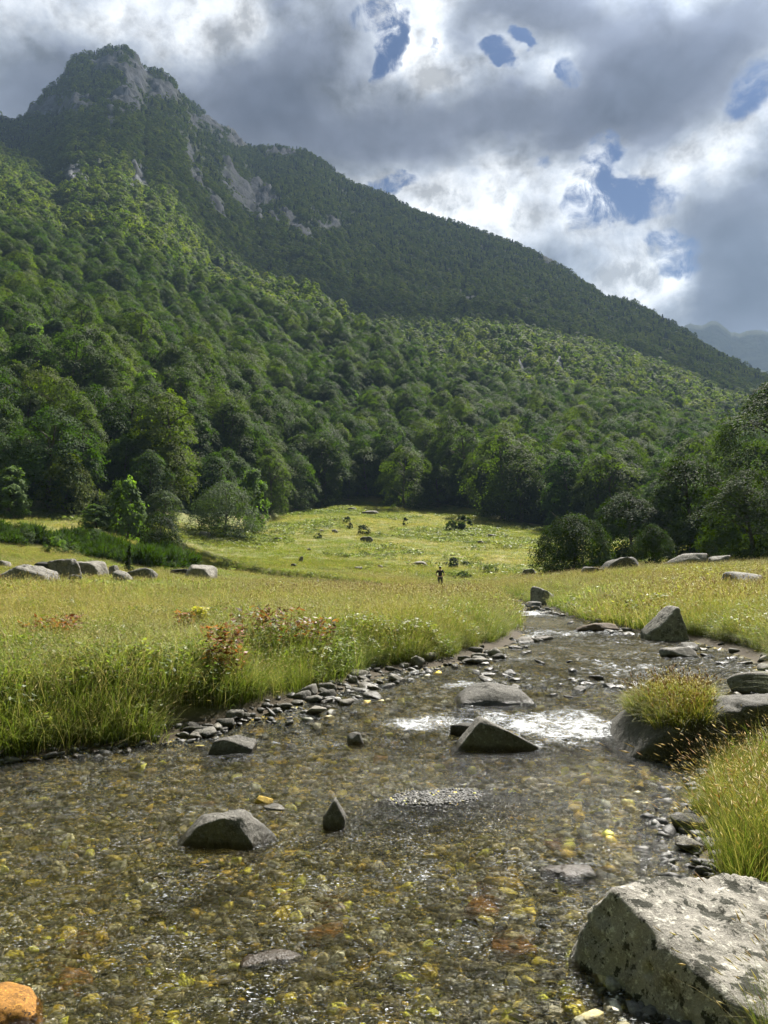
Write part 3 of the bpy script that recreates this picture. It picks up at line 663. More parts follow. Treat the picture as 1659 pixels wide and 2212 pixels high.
FAR = [far_proto(81 + i, h, r, 1500, .85) for i, (h, r) in enumerate([(11, 5.2), (12, 4.8), (10, 5.4), (12.5, 4.4), (9, 4.8)])]
FAR.append(bpy.data.objects.new('far_pine', conifer_mesh('far_pine', 91, 12, 2.7, 500, 1.5, M['leaf_pine'], 9)))
def tree(name, proto, loc, label, cat, group=None, scale=1.0, rz=0.0, sxy=1.0):
    t = bpy.data.objects.new(name, None); COL.objects.link(t); t.empty_display_size = .5
    t.location = loc; t.rotation_euler = (0, 0, rz); t.scale = (scale * sxy, scale * sxy, scale)
    t['label'] = label; t['category'] = cat
    if group: t['group'] = group
    link('crown', proto[0], t); link('trunk', proto[1], t); return t

def stuff_points(name, P, rot, scl, idx, protos, label, cat, extra_kind='stuff', rot3=None):
    """one stuff object: many small plants set out by a geometry-node instancer"""
    n = len(P); me = make_mesh(name, P, [np.zeros((0, 3), int), np.zeros((0, 4), int)]) if False else bpy.data.meshes.new(name)
    me.vertices.add(n); me.vertices.foreach_set('co', np.asarray(P, np.float32).ravel())
    R3 = np.zeros((n, 3), np.float32) if rot3 is None else np.asarray(rot3, np.float32); R3[:, 2] = rot
    a = me.attributes.new('rot', 'FLOAT_VECTOR', 'POINT'); a.data.foreach_set('vector', R3.ravel())
    S = np.asarray(scl, np.float32); S = np.repeat(S[:, None], 3, 1) if S.ndim == 1 else S
    a = me.attributes.new('scl', 'FLOAT_VECTOR', 'POINT'); a.data.foreach_set('vector', np.ascontiguousarray(S).ravel())
    a = me.attributes.new('idx', 'INT', 'POINT'); a.data.foreach_set('value', np.asarray(idx, np.int32))
    ng = bpy.data.node_groups.new(name, 'GeometryNodeTree')
    ng.interface.new_socket('Geometry', in_out='INPUT', socket_type='NodeSocketGeometry'); ng.interface.new_socket('Geometry', in_out='OUTPUT', socket_type='NodeSocketGeometry')
    T = NT(ng); gi = T.new('NodeGroupInput'); go = T.new('NodeGroupOutput'); prev = gi.outputs[0]; outs = []
    join_n = T.new('GeometryNodeJoinGeometry')
    # one Instance on Points per kind, picked by index
    for k, pr in enumerate(protos):
        oi = T.new('GeometryNodeObjectInfo'); oi.inputs['Object'].default_value = pr; oi.inputs['As Instance'].default_value = True
        ip = T.new('GeometryNodeInstanceOnPoints'); T.l.new(prev, ip.inputs['Points'])
        ai = T.new('GeometryNodeInputNamedAttribute', data_type='INT'); ai.inputs[0].default_value = 'idx'
        cmp = T.new('FunctionNodeCompare', data_type='INT', operation='EQUAL'); T.l.new(ai.outputs[0], cmp.inputs[2]); cmp.inputs[3].default_value = k
        ar = T.new('GeometryNodeInputNamedAttribute', data_type='FLOAT_VECTOR'); ar.inputs[0].default_value = 'rot'
        asc = T.new('GeometryNodeInputNamedAttribute', data_type='FLOAT_VECTOR'); asc.inputs[0].default_value = 'scl'
        e2r = T.new('FunctionNodeEulerToRotation'); T.l.new(ar.outputs[0], e2r.inputs[0])
        T.l.new(cmp.outputs[0], ip.inputs['Selection']); T.l.new(oi.outputs['Geometry'], ip.inputs['Instance'])
        T.l.new(e2r.outputs[0], ip.inputs['Rotation']); T.l.new(asc.outputs[0], ip.inputs['Scale']); outs.append(ip.outputs[0])
    for q in outs: T.l.new(q, join_n.inputs[0])
    T.l.new(join_n.outputs[0], go.inputs[0])
    ob = link(name, me, label=label, cat=cat, kind=extra_kind); md = ob.modifiers.new('scatter', 'NODES'); md.node_group = ng
    return ob

def at(vx, vy, D=None):
    """foot of something seen at column vx, row vy; D overrides the distance when grass or trees hide its foot"""
    if D is None: return ground_hit(vx, vy)
    d = ray(vx, vy); k = D / math.hypot(d[0], d[1]); x, y = d[0] * k, d[1] * k
    return np.array([x, y, H1(x, y)])
def special_tree(name, proto, vx, vtop, wpx, D, label, cat='tree', group=None, rz=0., vbase=1200):
    p = at(vx, vbase, D); d = ray(vx, vtop); ztop = EYE[2] + D * d[2] / math.hypot(d[0], d[1]); h = ztop - p[2]
    s = h / proto[2]; w = wpx / FV * math.hypot(D, 0) * 1.02 / (2 * proto[3] * s) * .9
    return tree(name, proto, p - np.array([0, 0, .1]), label, cat, group, s, rz, w), p
def big(seed, Hh, Rr, n, size, mat='leaf_beech', **k): return (crown_mesh('crown', seed, Hh, Rr, k.pop('nc', 190), n, size, M[mat], **k), trunk_mesh('trunk', seed + 500, Hh, Rr, None, 9), Hh, Rr)
taken = []
def sp(*a, **k):
    t, p = special_tree(*a, **k); taken.append((p[0], p[1], t.scale[0] * a[1][3])); return t
sp('ash_tree', ASH[0], 272, 1042, 92, 88, 'pale green narrow tree on the left behind the broom bushes')
sp('bush', big(201, 5, 3.4, 9000, .22, 'leaf_dark', base=.0, peak=.3), 345, 1112, 104, 76, 'small rounded dark green bush at the left field corner', 'bush')
sp('tree', big(202, 8, 3, 6000, .3, 'leaf_willow', base=.02), 352, 1058, 78, 98, 'slim grey-green tree between the rounded dark bush and the forest')
sp('bush', big(203, 9, 6, 15000, .26, 'leaf_willow', base=.0, peak=.35, flat=.5), 484, 1046, 172, 100, 'large grey-green domed bush at the corner of the field', 'bush')
sp('ash_tree', ASH[1], 543, 1018, 76, 113, 'pale green tree just right of the large grey-green bush')
sp('ash_tree', ASH[0], 432, 1003, 120, 118, 'broad pale green tree behind the large grey-green bush', rz=2.)
sp('ash_tree', ASH[1], 18, 1010, 80, 92, 'light green tree at the left edge of the photo', rz=1.)
sp('ash_tree', ASH[1], 205, 1090, 70, 86, 'low light green tree left of the narrow pale tree', rz=4.)
sp('tree', big(204, 6, 4.6, 30000, .20, 'leaf_shaded', base=.0, peak=.3, prof=(.8, .2), lobes=.22, nc=260), 1240, 1112, 168, 70, 'low dome-shaped dark beech standing alone in the meadow right of the field', rz=.4)
sp('tree', big(205, 8, 4.6, 26000, .22, 'leaf_shaded', base=.0), 1360, 1070, 185, 84, 'broad beech directly behind the low dome-shaped beech')
sp('tree', big(206, 4.5, 2.6, 14000, .16, 'leaf_shaded', base=.0, peak=.3), 1412, 1133, 92, 67, 'small bright-edged beech sapling by the flat rocks on the right', 'tree')
sp('tree', big(207, 11, 5, 28000, .24, 'leaf_shaded', base=.0), 1492, 985, 190, 86, 'tall rounded beech right of the sapling', rz=1.)
sp('tree', big(208, 10, 5.6, 30000, .22, 'leaf_shaded', base=.03, prof=(.8, .3)), 1622, 1022, 215, 74, 'wide beech with low hanging branches at the right edge', rz=2.)
sp('tree', big(209, 24, 8, 46000, .32, 'leaf_shaded', base=.03, nc=300), 1715, 815, 290, 98, 'towering dark beech cut off by the right edge of the photo')
sp('tree', big(210, 9, 5, 20000, .25, 'leaf_shaded', base=.0), 1560, 1050, 150, 92, 'shaded beech between the rounded beech and the wide beech')
sp('conifer', (conifer_mesh('crown', 220, 2.4, .8, 3200, .14, M['leaf_pine']), trunk_mesh('trunk', 221, 2.4, .5, .05, 0), 2.4, .8), 279, 1172, 36, 46, 'tiny dark conifer among the boulders on the left')
for (vx, vt, w, D, lab) in [(875, 968, 118, 160, 'lighter rounded beech at the top centre of the field edge'), (1085, 936, 160, 152, 'tall full beech above the right corner of the field'), (640, 985, 110, 150, 'conical dark beech at the upper left end of the field')]:
    sp('tree', BEECH[int(vx) % 7], vx, vt, w, D, lab, rz=vx)

def scatter_forest():
    rng = np.random.default_rng(5)
    # candidate spots on a jittered grid
    pts = []
    for (ra, rb, sp_) in ((90, 300, 5.3), (300, 700, 5.2), (700, 1500, 6.4)):
        xs = np.arange(-900, 900, sp_); ys = np.arange(60, 1520, sp_); X, Y = np.meshgrid(xs, ys)
        X = X + rng.uniform(-.42, .42, X.shape) * sp_; Y = Y + rng.uniform(-.42, .42, X.shape) * sp_
        r = np.hypot(X, Y); az = np.arctan2(X, Y); k = (r > ra) & (r <= rb) & (np.abs(az) < R(31.5)); pts.append(np.stack([X[k], Y[k]], 1))
    P = np.concatenate(pts); x, y = P[:, 0], P[:, 1]; r = np.hypot(x, y); az = np.arctan2(x, y); r0, _ = foot(az)
    k = (r > r0 + 1.5 + 2 * rng.random(len(r))); x, y, r, az = x[k], y[k], r[k], az[k]
    z = height(x, y); rk = rock_mask(x, y, z, r); keep = rng.random(len(x)) > rk * 1.25
    for (tx, ty, tr) in taken: keep &= np.hypot(x - tx, y - ty) > tr * .75
    # a gap low on the right where the sunny clearing shows below the branches
    x, y, z, r, az, rk = (q[keep] for q in (x, y, z, r, az, rk))
    # drop what the terrain hides completely
    naz = 420; b = np.clip(((az + R(32)) / R(64) * naz).astype(int), 0, naz - 1); eb = (np.arange(naz) + .5) / naz * R(64) - R(32)
    rr = np.geomspace(60, 1600, 500); gx, gy = rr[None] * np.sin(eb)[:, None], rr[None] * np.cos(eb)[:, None]
    ge = (height(gx, gy) - EYE[2]) / rr[None]; hor = np.maximum.accumulate(ge, 1)
    j = np.clip(np.searchsorted(rr, r * .985) - 1, 0, 499); vis = (z + 14 - EYE[2]) / r > hor[b, j]
    x, y, z, r, az, rk = (q[vis] for q in (x, y, z, r, az, rk))
    o = np.argsort(r); x, y, z, r, az, rk = (q[o] for q in (x, y, z, r, az, rk))
    infr = np.abs(az) < R(27.5); near = np.flatnonzero(infr)[:290]; nm = np.zeros(len(x), bool); nm[near] = True
    n = 0
    for i in near:
        pr = BEECH[rng.integers(0, 7)] if rng.random() > .07 else ASH[rng.integers(0, 2)]
        s = rng.uniform(.52, .98) * (1.25 if pr in ASH else 1.0)
        if r[i] < 135: s *= .85
        ash = pr in ASH
        t = tree('beech_tree' if not ash else 'ash_tree', pr, (x[i], y[i], z[i] - .3), 'dark green beech in the front rows of the forest at the mountain foot' if not ash else 'pale feathery tree among the dark beeches at the mountain foot',
                 'tree', 'beeches along the forest edge' if not ash else 'pale trees in the forest edge', s, rng.uniform(0, 6.28), rng.uniform(.9, 1.08)); n += 1
    q = ~nm; x, y, z, r, az, rk = (a[q] for a in (x, y, z, r, az, rk))
    idx = np.where(r < 330, rng.integers(0, 7, len(r)), 9 + rng.integers(0, 5, len(r)))
    pine = rng.random(len(r)) < np.where(r > 800, .26, np.where(r > 430, .07, .03)); idx = np.where(pine, 14, idx)
    idx = np.where((r < 330) & (rng.random(len(r)) < .06), 7 + rng.integers(0, 2, len(r)), idx)
    s = rng.uniform(.50, 1.05, len(r)) * np.where(r > 800, .78, np.where(r > 430, .86, np.where(r > 300, .78, .86))) * (1 - .35 * np.clip(rk * 2, 0, 1)); s = np.where((idx == 7) | (idx == 8), s * 1.2, s)
    pro = [bpy.data.objects.new('crown_kind', q[0]) for q in BEECH + ASH] + FAR
    print('FOREST', n, len(x))
    S = np.stack([s * rng.uniform(.85, 1.2, len(s))] * 2 + [s], -1)
    stuff_points('forest', np.stack([x, y, z - .4], -1), rng.uniform(0, 6.28, len(x)), S, idx, pro, 'dense broadleaf forest covering the mountain slopes above the nearest trees', 'forest')
scatter_forest()

# ------------------------------------------------------------------ air and cloud
def build_air():
    m, T = new_mat('haze'); v = T.new('ShaderNodeVolumePrincipled'); v.inputs['Color'].default_value = (.50, .71, 1, 1); v.inputs['Density'].default_value = HAZE; v.inputs['Anisotropy'].default_value = .0
    T.l.new(v.outputs[0], T.out.inputs['Volume'])
    bm = bmesh.new(); bmesh.ops.create_cube(bm, size=1.0); me = bpy.data.meshes.new('haze'); bm.to_mesh(me); bm.free(); me.materials.append(m)
    o = link('haze', me, loc=(0, 1700, 600 - 1.5), label='thin bluish haze that veils the far slopes', cat='haze', kind='stuff'); o.scale = (7000, 7000, 1200)
    # the cloud whose shadow lies on the peak: it hangs above the mountain, up towards the sun
    m, T = new_mat('cloud'); d = T.new('ShaderNodeBsdfDiffuse'); d.inputs[0].default_value = (.9, .9, .9, 1); tr = T.new('ShaderNodeBsdfTransparent'); x = T.new('ShaderNodeMixShader'); x.inputs[0].default_value = .5; T.l.new(tr.outputs[0], x.inputs[1]); T.l.new(d.outputs[0], x.inputs[2]); finish(T, x)     # thin: both skins together pass a quarter of the sunlight
    bm = bmesh.new(); bmesh.ops.create_icosphere(bm, subdivisions=6, radius=1.0); V = np.array([q.co[:] for q in bm.verts]); F = np.array([[q.index for q in f.verts] for f in bm.faces]); bm.free()
    for (cx_, cy_, ax, ay, sd, Zc) in CLOUDS:
        dsp = 1 + .30 * fbm(V * 1.6 + sd, 5, 3) + .10 * fbm(V * 5 + sd, 4, 13)
        W = V * dsp[:, None] * np.array([ax, ay, 150]); W[:, 2] = np.where(W[:, 2] < 0, W[:, 2] * .45, W[:, 2])
        link('cloud', make_mesh('cloud', W, F, None, True, [m]), loc=(cx_ + SUN[0] / SUN[2] * Zc, cy_ + SUN[1] / SUN[2] * Zc, Zc), kind='structure', label='grey cumulus cloud hanging over the peak towards the sun' if sd == 1.0 else 'unseen cloud added to shade the far blue mountain', cat='cloud')
HAZE = 1.15e-4
CLOUDS = [(-330, 760, 900, 400, 1.0, 2900.0), (1500, 2400, 1300, 600, 4.0, 11000.0)]  # the second is an unseen cloud added to shade the far mountain
build_air()

# ------------------------------------------------------------------ rocks
def _ico(sub):
    bm = bmesh.new(); bmesh.ops.create_icosphere(bm, subdivisions=sub, radius=1.0)
    V = np.array([v.co[:] for v in bm.verts]); F = np.array([[q.index for q in f.verts] for f in bm.faces]); bm.free(); return V, F
ICO = {k: _ico(k) for k in (2, 3, 4, 5, 6)}
def rock_shape(seed, dims, sub=4, planes=None, nplanes=13, sharp=18, rough=.075, fine=.02, flat_top=.0, norm=True):
    """faceted stone: a rounded polyhedron with broken, pitted faces; dims are half sizes"""
    rng = np.random.default_rng(seed); D, F = ICO[sub]
    if planes is None:
        n = unit(rng.normal(0, 1, (nplanes, 3)) * np.array([1, 1, .8])); h = rng.uniform(.62, 1.05, nplanes)
        n = np.concatenate([n, [[0, 0, -1], [.12 * rng.normal(), .12 * rng.normal(), 1]]]); h = np.r_[h, .9, .85 - flat_top]
    else:
        n = unit(np.array([p[:3] for p in planes], float)); h = np.array([p[3] for p in planes])
    q = np.maximum(D @ n.T, 0) / h; r = 1 / np.maximum((q ** sharp).sum(1), 1e-9) ** (1 / sharp)
    r = np.minimum(r, 1.9)
    V = D * r[:, None] * np.asarray(dims); s = float(np.mean(dims))
    o = seed * 7.3
    k = rough * s * fbm(V / (s * .55) + o, 4, seed % 50) + fine * s * fbm(V / (s * .14) + o, 3, seed % 50 + 5) - .6 * fine * s * np.abs(fbm(V / (s * .3) + o + 50, 3, seed % 50 + 9))
    V = V + D * k[:, None]
    if norm:      # the stated half sizes are what the finished stone measures
        lo, hi = V.min(0), V.max(0); V = (V - (lo + hi) / 2) / ((hi - lo) / 2) * np.asarray(dims)
    return V, F
def rock_mesh(seed, dims, mat, wl=-99.0, **k):
    V, F = rock_shape(seed, dims, **k); return make_mesh('rock', V, F, {'wl': np.full(len(V), wl)}, True, [M[mat]])
def place_rock(name, label, vx, vbase, wpx, hpx, seed, mat='rock', depth=.75, D=None, sink=.25, rot=None, cat='rock', group=None, sub=4, water=None, **k):
    """stands with its front foot at (column, row): half sizes from its seen width and height at that distance"""
    p = at(vx, vbase, D); dist = float(np.linalg.norm(p - EYE)); w = wpx / FV * dist * .5; dep = (EYE[2] - p[2]) / dist; hpx = max(hpx - .7 * wpx * depth * max(dep, 0), .4 * hpx); h = hpx / FV * dist
    e = max(float(np.maximum(*bank_e(p[0:1], p[1:2]))[0]), -9); inw = e < .25 and p[1] < 60
    hd = h / (2 - 2 * sink); dy = w * depth
    y = p[1] + dy * .85; x = p[0] * y / p[1]
    base = w_level(x, y) if inw else min(H1(x, y), p[2] + .3 * h)
    if inw: base = min(float(base), p[2] + .02)
    me = rock_mesh(seed, (w, dy, hd), mat, float(w_level(x, y)) if inw else -99.0, sub=sub, **k)
    z = float(base) + h - hd
    return link(name, me, loc=(x, y, z), label=label, cat=cat, group=group, rot=rot or (0, 0, 0))

# --- named boulders and stones: column, row of the foot, seen width and height
PLANES_BIG = [(.11, -.22, .97, .266), (-.842, -.474, .274, .71), (-1, .15, -.1, .97), (.05, 1, .25, .30), (1, 0, 0, .95), (0, 0, -1, .5), (-.3, .9, .62, .40), (-.2, -.95, -.25, .80), (.42, .1, .9, .42), (-.95, .25, .30, .86)]
def big_boulder():
    V, F = rock_shape(3, (1, 1, 1), sub=6, planes=PLANES_BIG, sharp=30, rough=.085, fine=.03, norm=False)
    n = fbm(V * 5 + 3, 4, 8); pits = np.clip(vnoise(V * 9 + 4, 12) - .45, 0, 1)
    up = V[:, 2] > -.1
    crk = np.abs(fbm(V * 3.1 + 20, 3, 31)); V = V * (1 + .014 * n - .11 * pits * up - .03 * np.clip(.06 - crk, 0, .06) / .06)[:, None]
    me = make_mesh('boulder', V, F, {'wl': np.zeros(len(V))}, True, [M['boulder']])
    b = link('boulder', me, loc=(1.90, 4.12, .035), label='big pale lichen-spotted boulder at the lower right corner beside the tall grass', cat='boulder')
    rng = np.random.default_rng(9)
    return b
big_boulder()
PL_SLAB = [(.63, .10, .77, .27), (-.10, 0, 1, .78), (-.9, 0, .45, .84), (0, -1, -.05, .5), (0, 1, .1, .5), (1, 0, 0, 1.05), (0, 0, -1, .8), (.25, -.75, .6, .62)]
PL_MOSSY = [(-.04, .30, .95, .55), (-.08, -.98, -.16, .60), (-1, 0, .45, .92), (1, 0, .1, 1.3), (0, 1, .2, .9), (0, 0, -1, .9), (-.55, -.25, .8, .78), (.25, -.2, .95, .78)]
PL_MID = [(-.14, .06, 1, .56), (-.18, -.98, -.14, .50), (-.85, -.15, .50, .80), (.85, -.30, .30, .85), (0, 1, .2, .8), (0, 0, -1, .9), (-.50, -.1, .86, .62), (.50, -.70, .45, .80), (.75, .1, .66, .84)]
place_rock('boulder', 'long dark-fronted boulder with grass growing on top, right of the white water', 1610, 1632, 560, 160, 14, 'wet_rock', .62, planes=PL_MOSSY, sharp=15, sub=6, rough=.10, fine=.03)
place_rock('rock', 'pale hump of rock behind the grassy boulder at the right edge', 1645, 1500, 130, 50, 15, 'pale_rock', .8)
place_rock('rock', 'dark wedge-shaped slab slanting down to the right in front of the white water', 1072, 1620, 190, 70, 16, 'wet_rock', .36, planes=PL_SLAB, sharp=24, sub=5, rough=.05)
place_rock('rock', 'low dark shelf of rock against the left end of the wedge-shaped slab', 1010, 1592, 74, 28, 17, 'dark_rock', .6)
place_rock('rock', 'broad smooth grey slab lying in midstream above the white water', 1068, 1522, 168, 48, 18, 'wet_rock', .7, planes=[(.30, -.12, .95, .36), (-.42, -.2, .86, .42), (.1, -.6, .8, .5), (0, -1, .5, .8), (0, 1, .3, .9), (1, 0, .5, .9), (-1, 0, .5, .9), (0, 0, -1, .9)], sharp=9, sub=5)
place_rock('rock', 'flat-topped grey rock with a dark front standing in the shallows', 486, 1832, 204, 78, 19, 'wet_rock', .42, planes=PL_MID, sharp=16, sub=6, rough=.09, fine=.03)
place_rock('rock', 'small pointed upright stone in the shallows', 722, 1790, 47, 62, 20, 'wet_rock', .7, planes=[(.75, -.1, .65, .62), (-.75, 0, .6, .52), (0, -.9, .35, .7), (0, .9, .35, .7), (.9, 0, -.2, .8), (-.9, 0, -.2, .8), (0, 0, -1, .9)], sharp=12)
place_rock('rock', 'smooth sloping rock off the left bank stones', 503, 1625, 92, 36, 21, 'wet_rock', .7, sub=5, planes=[(.45, -.2, .86, .5), (-.4, .1, .9, .55), (0, -.95, .25, .75), (-1, 0, .2, .9), (1, 0, 0, 1.2), (0, 1, .3, .8), (0, 0, -1, .9)])
place_rock('rock', 'stubby stone poking out of the riffle in mid stream', 768, 1613, 36, 30, 22, 'wet_rock', .8)
place_rock('rock', 'rounded pebble-like rock just off the left bank gravel', 684, 1546, 44, 18, 23, 'pale_rock', .8)
place_rock('rock', 'orange stone at the lower left corner, just under the surface', 24, 2212, 130, 58, 24, 'orange_rock', .9, sub=5, nplanes=12, sharp=9, rough=.12, sink=.62)
place_rock('rock', 'yellow-green stone behind the flat-topped grey rock', 568, 1738, 40, 18, 25, 'yellow_rock', .7)
place_rock('rock', 'pale wet stone beside the yellow-green stone', 592, 1752, 44, 14, 26, 'pale_rock', .8)
place_rock('rock', 'reddish brown stone under water left of the big pale boulder', 590, 2090, 120, 8, 27, 'brown_rock', .7, sink=.8, sharp=7)
place_rock('rock', 'sunken brown boulder with water curling over it near the big pale boulder', 1225, 1895, 110, 20, 28, 'brown_rock', .7, sink=.65)
place_rock('rock', 'small pale stone at the foot of the tall grass on the right', 1492, 1842, 58, 30, 29, 'pale_rock', .8)
place_rock('rock', 'grey stone half hidden by seed heads on the right bank', 1490, 1800, 70, 40, 30, 'wet_rock', .8)
place_rock('boulder', 'tall dark boulder at the bend of the stream on the far right bank', 1180, 1306, 62, 40, 31, 'rock', .8, planes=[(.35, 0, .9, .7), (-.75, -.55, .45, .62), (.8, -.4, .3, .9), (0, 1, .2, .8), (0, 0, -1, .9), (-1, 0, 0, .8), (0, -1, .1, .8)])
place_rock('rock', 'rounded grey rock in front of the tall dark boulder at the bend', 1152, 1313, 34, 14, 32, 'wet_rock')
place_rock('boulder', 'tall slanting boulder with a lit right face on the right bank', 1440, 1384, 90, 72, 33, 'rock', .8, planes=[(-.66, -.15, .74, .40), (1, -.1, .25, .80), (.1, 0, 1, .86), (-.1, -.95, .28, .72), (-.75, -.65, .1, .75), (0, 1, .3, .8), (0, 0, -1, .9), (-1, 0, 0, 1)], sharp=16, sub=5)
place_rock('rock', 'flat wet slab in the stream below the tall slanting boulder', 1468, 1422, 82, 24, 34, 'wet_rock', .6, flat_top=.25)
place_rock('rock', 'long brown rock with a grass tuft on its left end at the far right bank', 1290, 1364, 100, 18, 35, 'brown_rock', .35)
place_rock('boulder', 'broad grey boulder near the right edge of the meadow', 1612, 1279, 78, 40, 36, 'rock', .8)
place_rock('rock', 'low spotted rock in the grass left of the broad grey meadow boulder', 1525, 1300, 44, 20, 37, 'rock')
place_rock('rock', 'half-buried grey rock in the meadow behind the right bank', 1318, 1306, 36, 20, 38, 'rock')
place_rock('rock', 'dark half-buried rock left of the half-buried grey one', 1277, 1303, 16, 12, 39, 'dark_rock')
place_rock('boulder', 'whitish boulder at the foot of the low dome-shaped beech', 1280, 1250, 50, 22, 40, 'rock', .8, D=58)
place_rock('boulder', 'long layered outcrop with a dark front near the beech sapling', 1345, 1252, 110, 36, 41, 'rock', .5, D=60, planes=PL_MID, sub=5)
place_rock('boulder', 'grey-brown outcrop right of the beech sapling', 1478, 1228, 94, 32, 42, 'rock', .6, D=64)
place_rock('boulder', 'pointed pale rock in front of the wide shaded beech', 1554, 1226, 40, 26, 43, 'rock', .8, D=64)
place_rock('rock', 'small pale stone under the dome-shaped beech', 1256, 1243, 18, 12, 44, 'pale_rock', D=62)
place_rock('rock', 'grey rock lying at the left foot of the dome-shaped beech', 1143, 1226, 32, 18, 45, 'rock', D=75)
place_rock('boulder', 'broad weathered boulder lowest in the group on the left', 58, 1255, 118, 40, 46, 'rock', .7, D=36, planes=[(.35, -.15, .92, .5), (-.55, -.2, .8, .6), (0, -1, .3, .8), (-1, 0, .2, 1), (1, 0, .2, 1.1), (0, 1, .3, .8), (0, 0, -1, .9)], sub=5, sharp=10, rough=.13, fine=.04)
place_rock('boulder', 'pale flat-topped block at the back of the group on the left', 182, 1230, 88, 34, 47, 'pale_rock', .6, D=41, planes=[(.02, -.08, 1, .7), (0, -1, .05, .8), (1, -.1, .1, .95), (-1, 0, .1, .95), (0, 1, .1, .8), (0, 0, -1, .9), (-.6, -.5, .6, .9), (.7, -.3, .6, .95)], sharp=14, sub=5, rough=.13, fine=.035)
place_rock('boulder', 'rugged mossy boulder leaning on the pale flat-topped block', 142, 1238, 66, 42, 48, 'rock', .7, D=39.5, sub=5, sharp=9, rough=.15, fine=.04)
place_rock('rock', 'dark round-backed rock left of the rugged mossy boulder', 100, 1218, 46, 30, 49, 'dark_rock', .8, D=41)
place_rock('rock', 'smooth grey rock between the broad weathered boulder and the mossy one', 76, 1226, 34, 22, 50, 'rock', .8, D=39)
place_rock('rock', 'small tilted rock below the rugged mossy boulder', 158, 1250, 30, 22, 51, 'rock', .8, D=36)
place_rock('rock', 'low flat rock at the left edge of the photo on the slope', 14, 1188, 34, 18, 52, 'pale_rock', .8, D=46)
place_rock('rock', 'grey rock showing above the grass below the tiny conifer', 264, 1256, 44, 30, 53, 'rock', .8, D=37)
place_rock('rock', 'long thin tilted slab to the right of the tiny conifer', 308, 1250, 66, 30, 54, 'rock', .4, D=41, rot=(0, R(18), 0))
place_rock('rock', 'small stone at the foot of the tiny conifer', 246, 1240, 30, 26, 55, 'rock', .8, D=42)
place_rock('boulder', 'pale domed boulder standing alone in the meadow left of centre', 432, 1257, 66, 34, 56, 'pale_rock', .8, D=46, sub=5, planes=[(.1, -.2, .95, .6), (-.8, -.3, .5, .75), (.75, -.3, .55, .75), (0, -1, .1, .85), (0, 1, .2, .9), (1, 0, 0, .95), (-1, 0, 0, .95), (0, 0, -1, .9)])
place_rock('rock', 'dark flat rock at the end of the broom bushes', 388, 1232, 50, 18, 57, 'dark_rock', .6, D=50)
place_rock('rock', 'little grey stone right of the pale domed boulder', 474, 1234, 14, 8, 58, 'pale_rock', D=56)
place_rock('rock', 'pointed pale stone in the middle of the meadow', 686, 1245, 32, 18, 59, 'pale_rock', .8, D=52, planes=[(.6, -.1, .75, .55), (-.6, -.1, .75, .6), (0, -1, .25, .8), (0, 1, .2, .8), (0, 0, -1, .9)])
for i, (vx, vy, w, h, lab) in enumerate([(792, 1172, 30, 12, 'flat grey rock in the field below the darkest shrub'), (724, 1152, 14, 8, 'small brown stone in the upper field left of centre'), (800, 1112, 36, 9, 'pale flat rock high in the field near the trees'), (774, 1232, 18, 7, 'small stone at the lower edge of the field'), (820, 1230, 14, 9, 'dark pointed stone right of the small stone at the lower edge of the field'), (905, 1223, 36, 9, 'long low grey rock where the field meets the meadow'),
        (634, 1226, 14, 8, 'tiny pale stone in the field left of the pointed pale stone'), (650, 1216, 10, 14, 'thin upright pale stone in the field'), (600, 1170, 18, 8, 'brown stone in the left part of the field'), (442, 1162, 26, 12, 'pale stone beside the rounded dark bush'), (694, 1150, 12, 6, 'dim stone near the top left of the field'), (1038, 1176, 14, 8, 'white-topped stone in the right part of the field'),
        (1062, 1160, 18, 6, 'flat stone high in the right part of the field'), (668, 1190, 10, 5, 'brown pebble-sized rock in the left centre of the field'), (760, 1102, 24, 5, 'flat stone at the very top of the field'), (1140, 1258, 26, 8, 'dark log-like rock in the meadow right of the walker')]):
    place_rock('rock', lab, vx, vy, w, h, 300 + i, 'pale_rock' if i % 3 else 'rock', .8, sub=3)

# --- the many stones along the water's edge and in the riffles: one set of shapes, every stone its own object
STONE = {}
for mat in ('wet_rock', 'pale_rock', 'dark_rock', 'brown_rock'):
    STONE[mat] = [rock_shape(400 + i, (1, [.75, .9, .6, .8][i % 4], [.42, .34, .5, .28, .6][i % 5]), sub=3, nplanes=11, sharp=12, flat_top=.12) for i in range(8)]
_cache = {}
def stone(label, group, x, y, s, mat, up=.3, rng=None, cat='stone'):
    i = int(rng.integers(0, 8)); wl = round(float(w_level(x, y)), 2); key = (mat, i, wl)
    if key not in _cache:
        V, F = STONE[mat][i]; _cache[key] = make_mesh('stone', V, F, {'wl': np.full(len(V), wl)}, True, [M[mat]])
    h_ = H1(x, y); w_ = float(w_level(x, y)); zc = h_ + s * up * .35 if h_ > w_ - .02 else max(h_ + s * .15, w_ - s * .08)
    return link('stone', _cache[key], loc=(x, y, zc), rot=(rng.normal(0, .16), rng.normal(0, .16), rng.uniform(0, 6.28)), scale=s, label=label, cat=cat, group=group)
def line_stones(pts, n, spread, smin, smax, label, group, mats, seed, up=.5):
    rng = np.random.default_rng(seed); Q = np.array([hit_level(*p)[:2] for p in pts]); seg = np.r_[0, np.cumsum(np.linalg.norm(np.diff(Q, axis=0), axis=1))]
    for _ in range(n):
        t = rng.uniform(0, seg[-1]); x = np.interp(t, seg, Q[:, 0]) + rng.normal(0, spread); y = np.interp(t, seg, Q[:, 1]) + rng.normal(0, spread)
        s = smin * (smax / smin) ** (rng.random() ** 1.7)
        stone(label, group, x, y, s, mats[int(rng.integers(0, len(mats)))], up, rng)
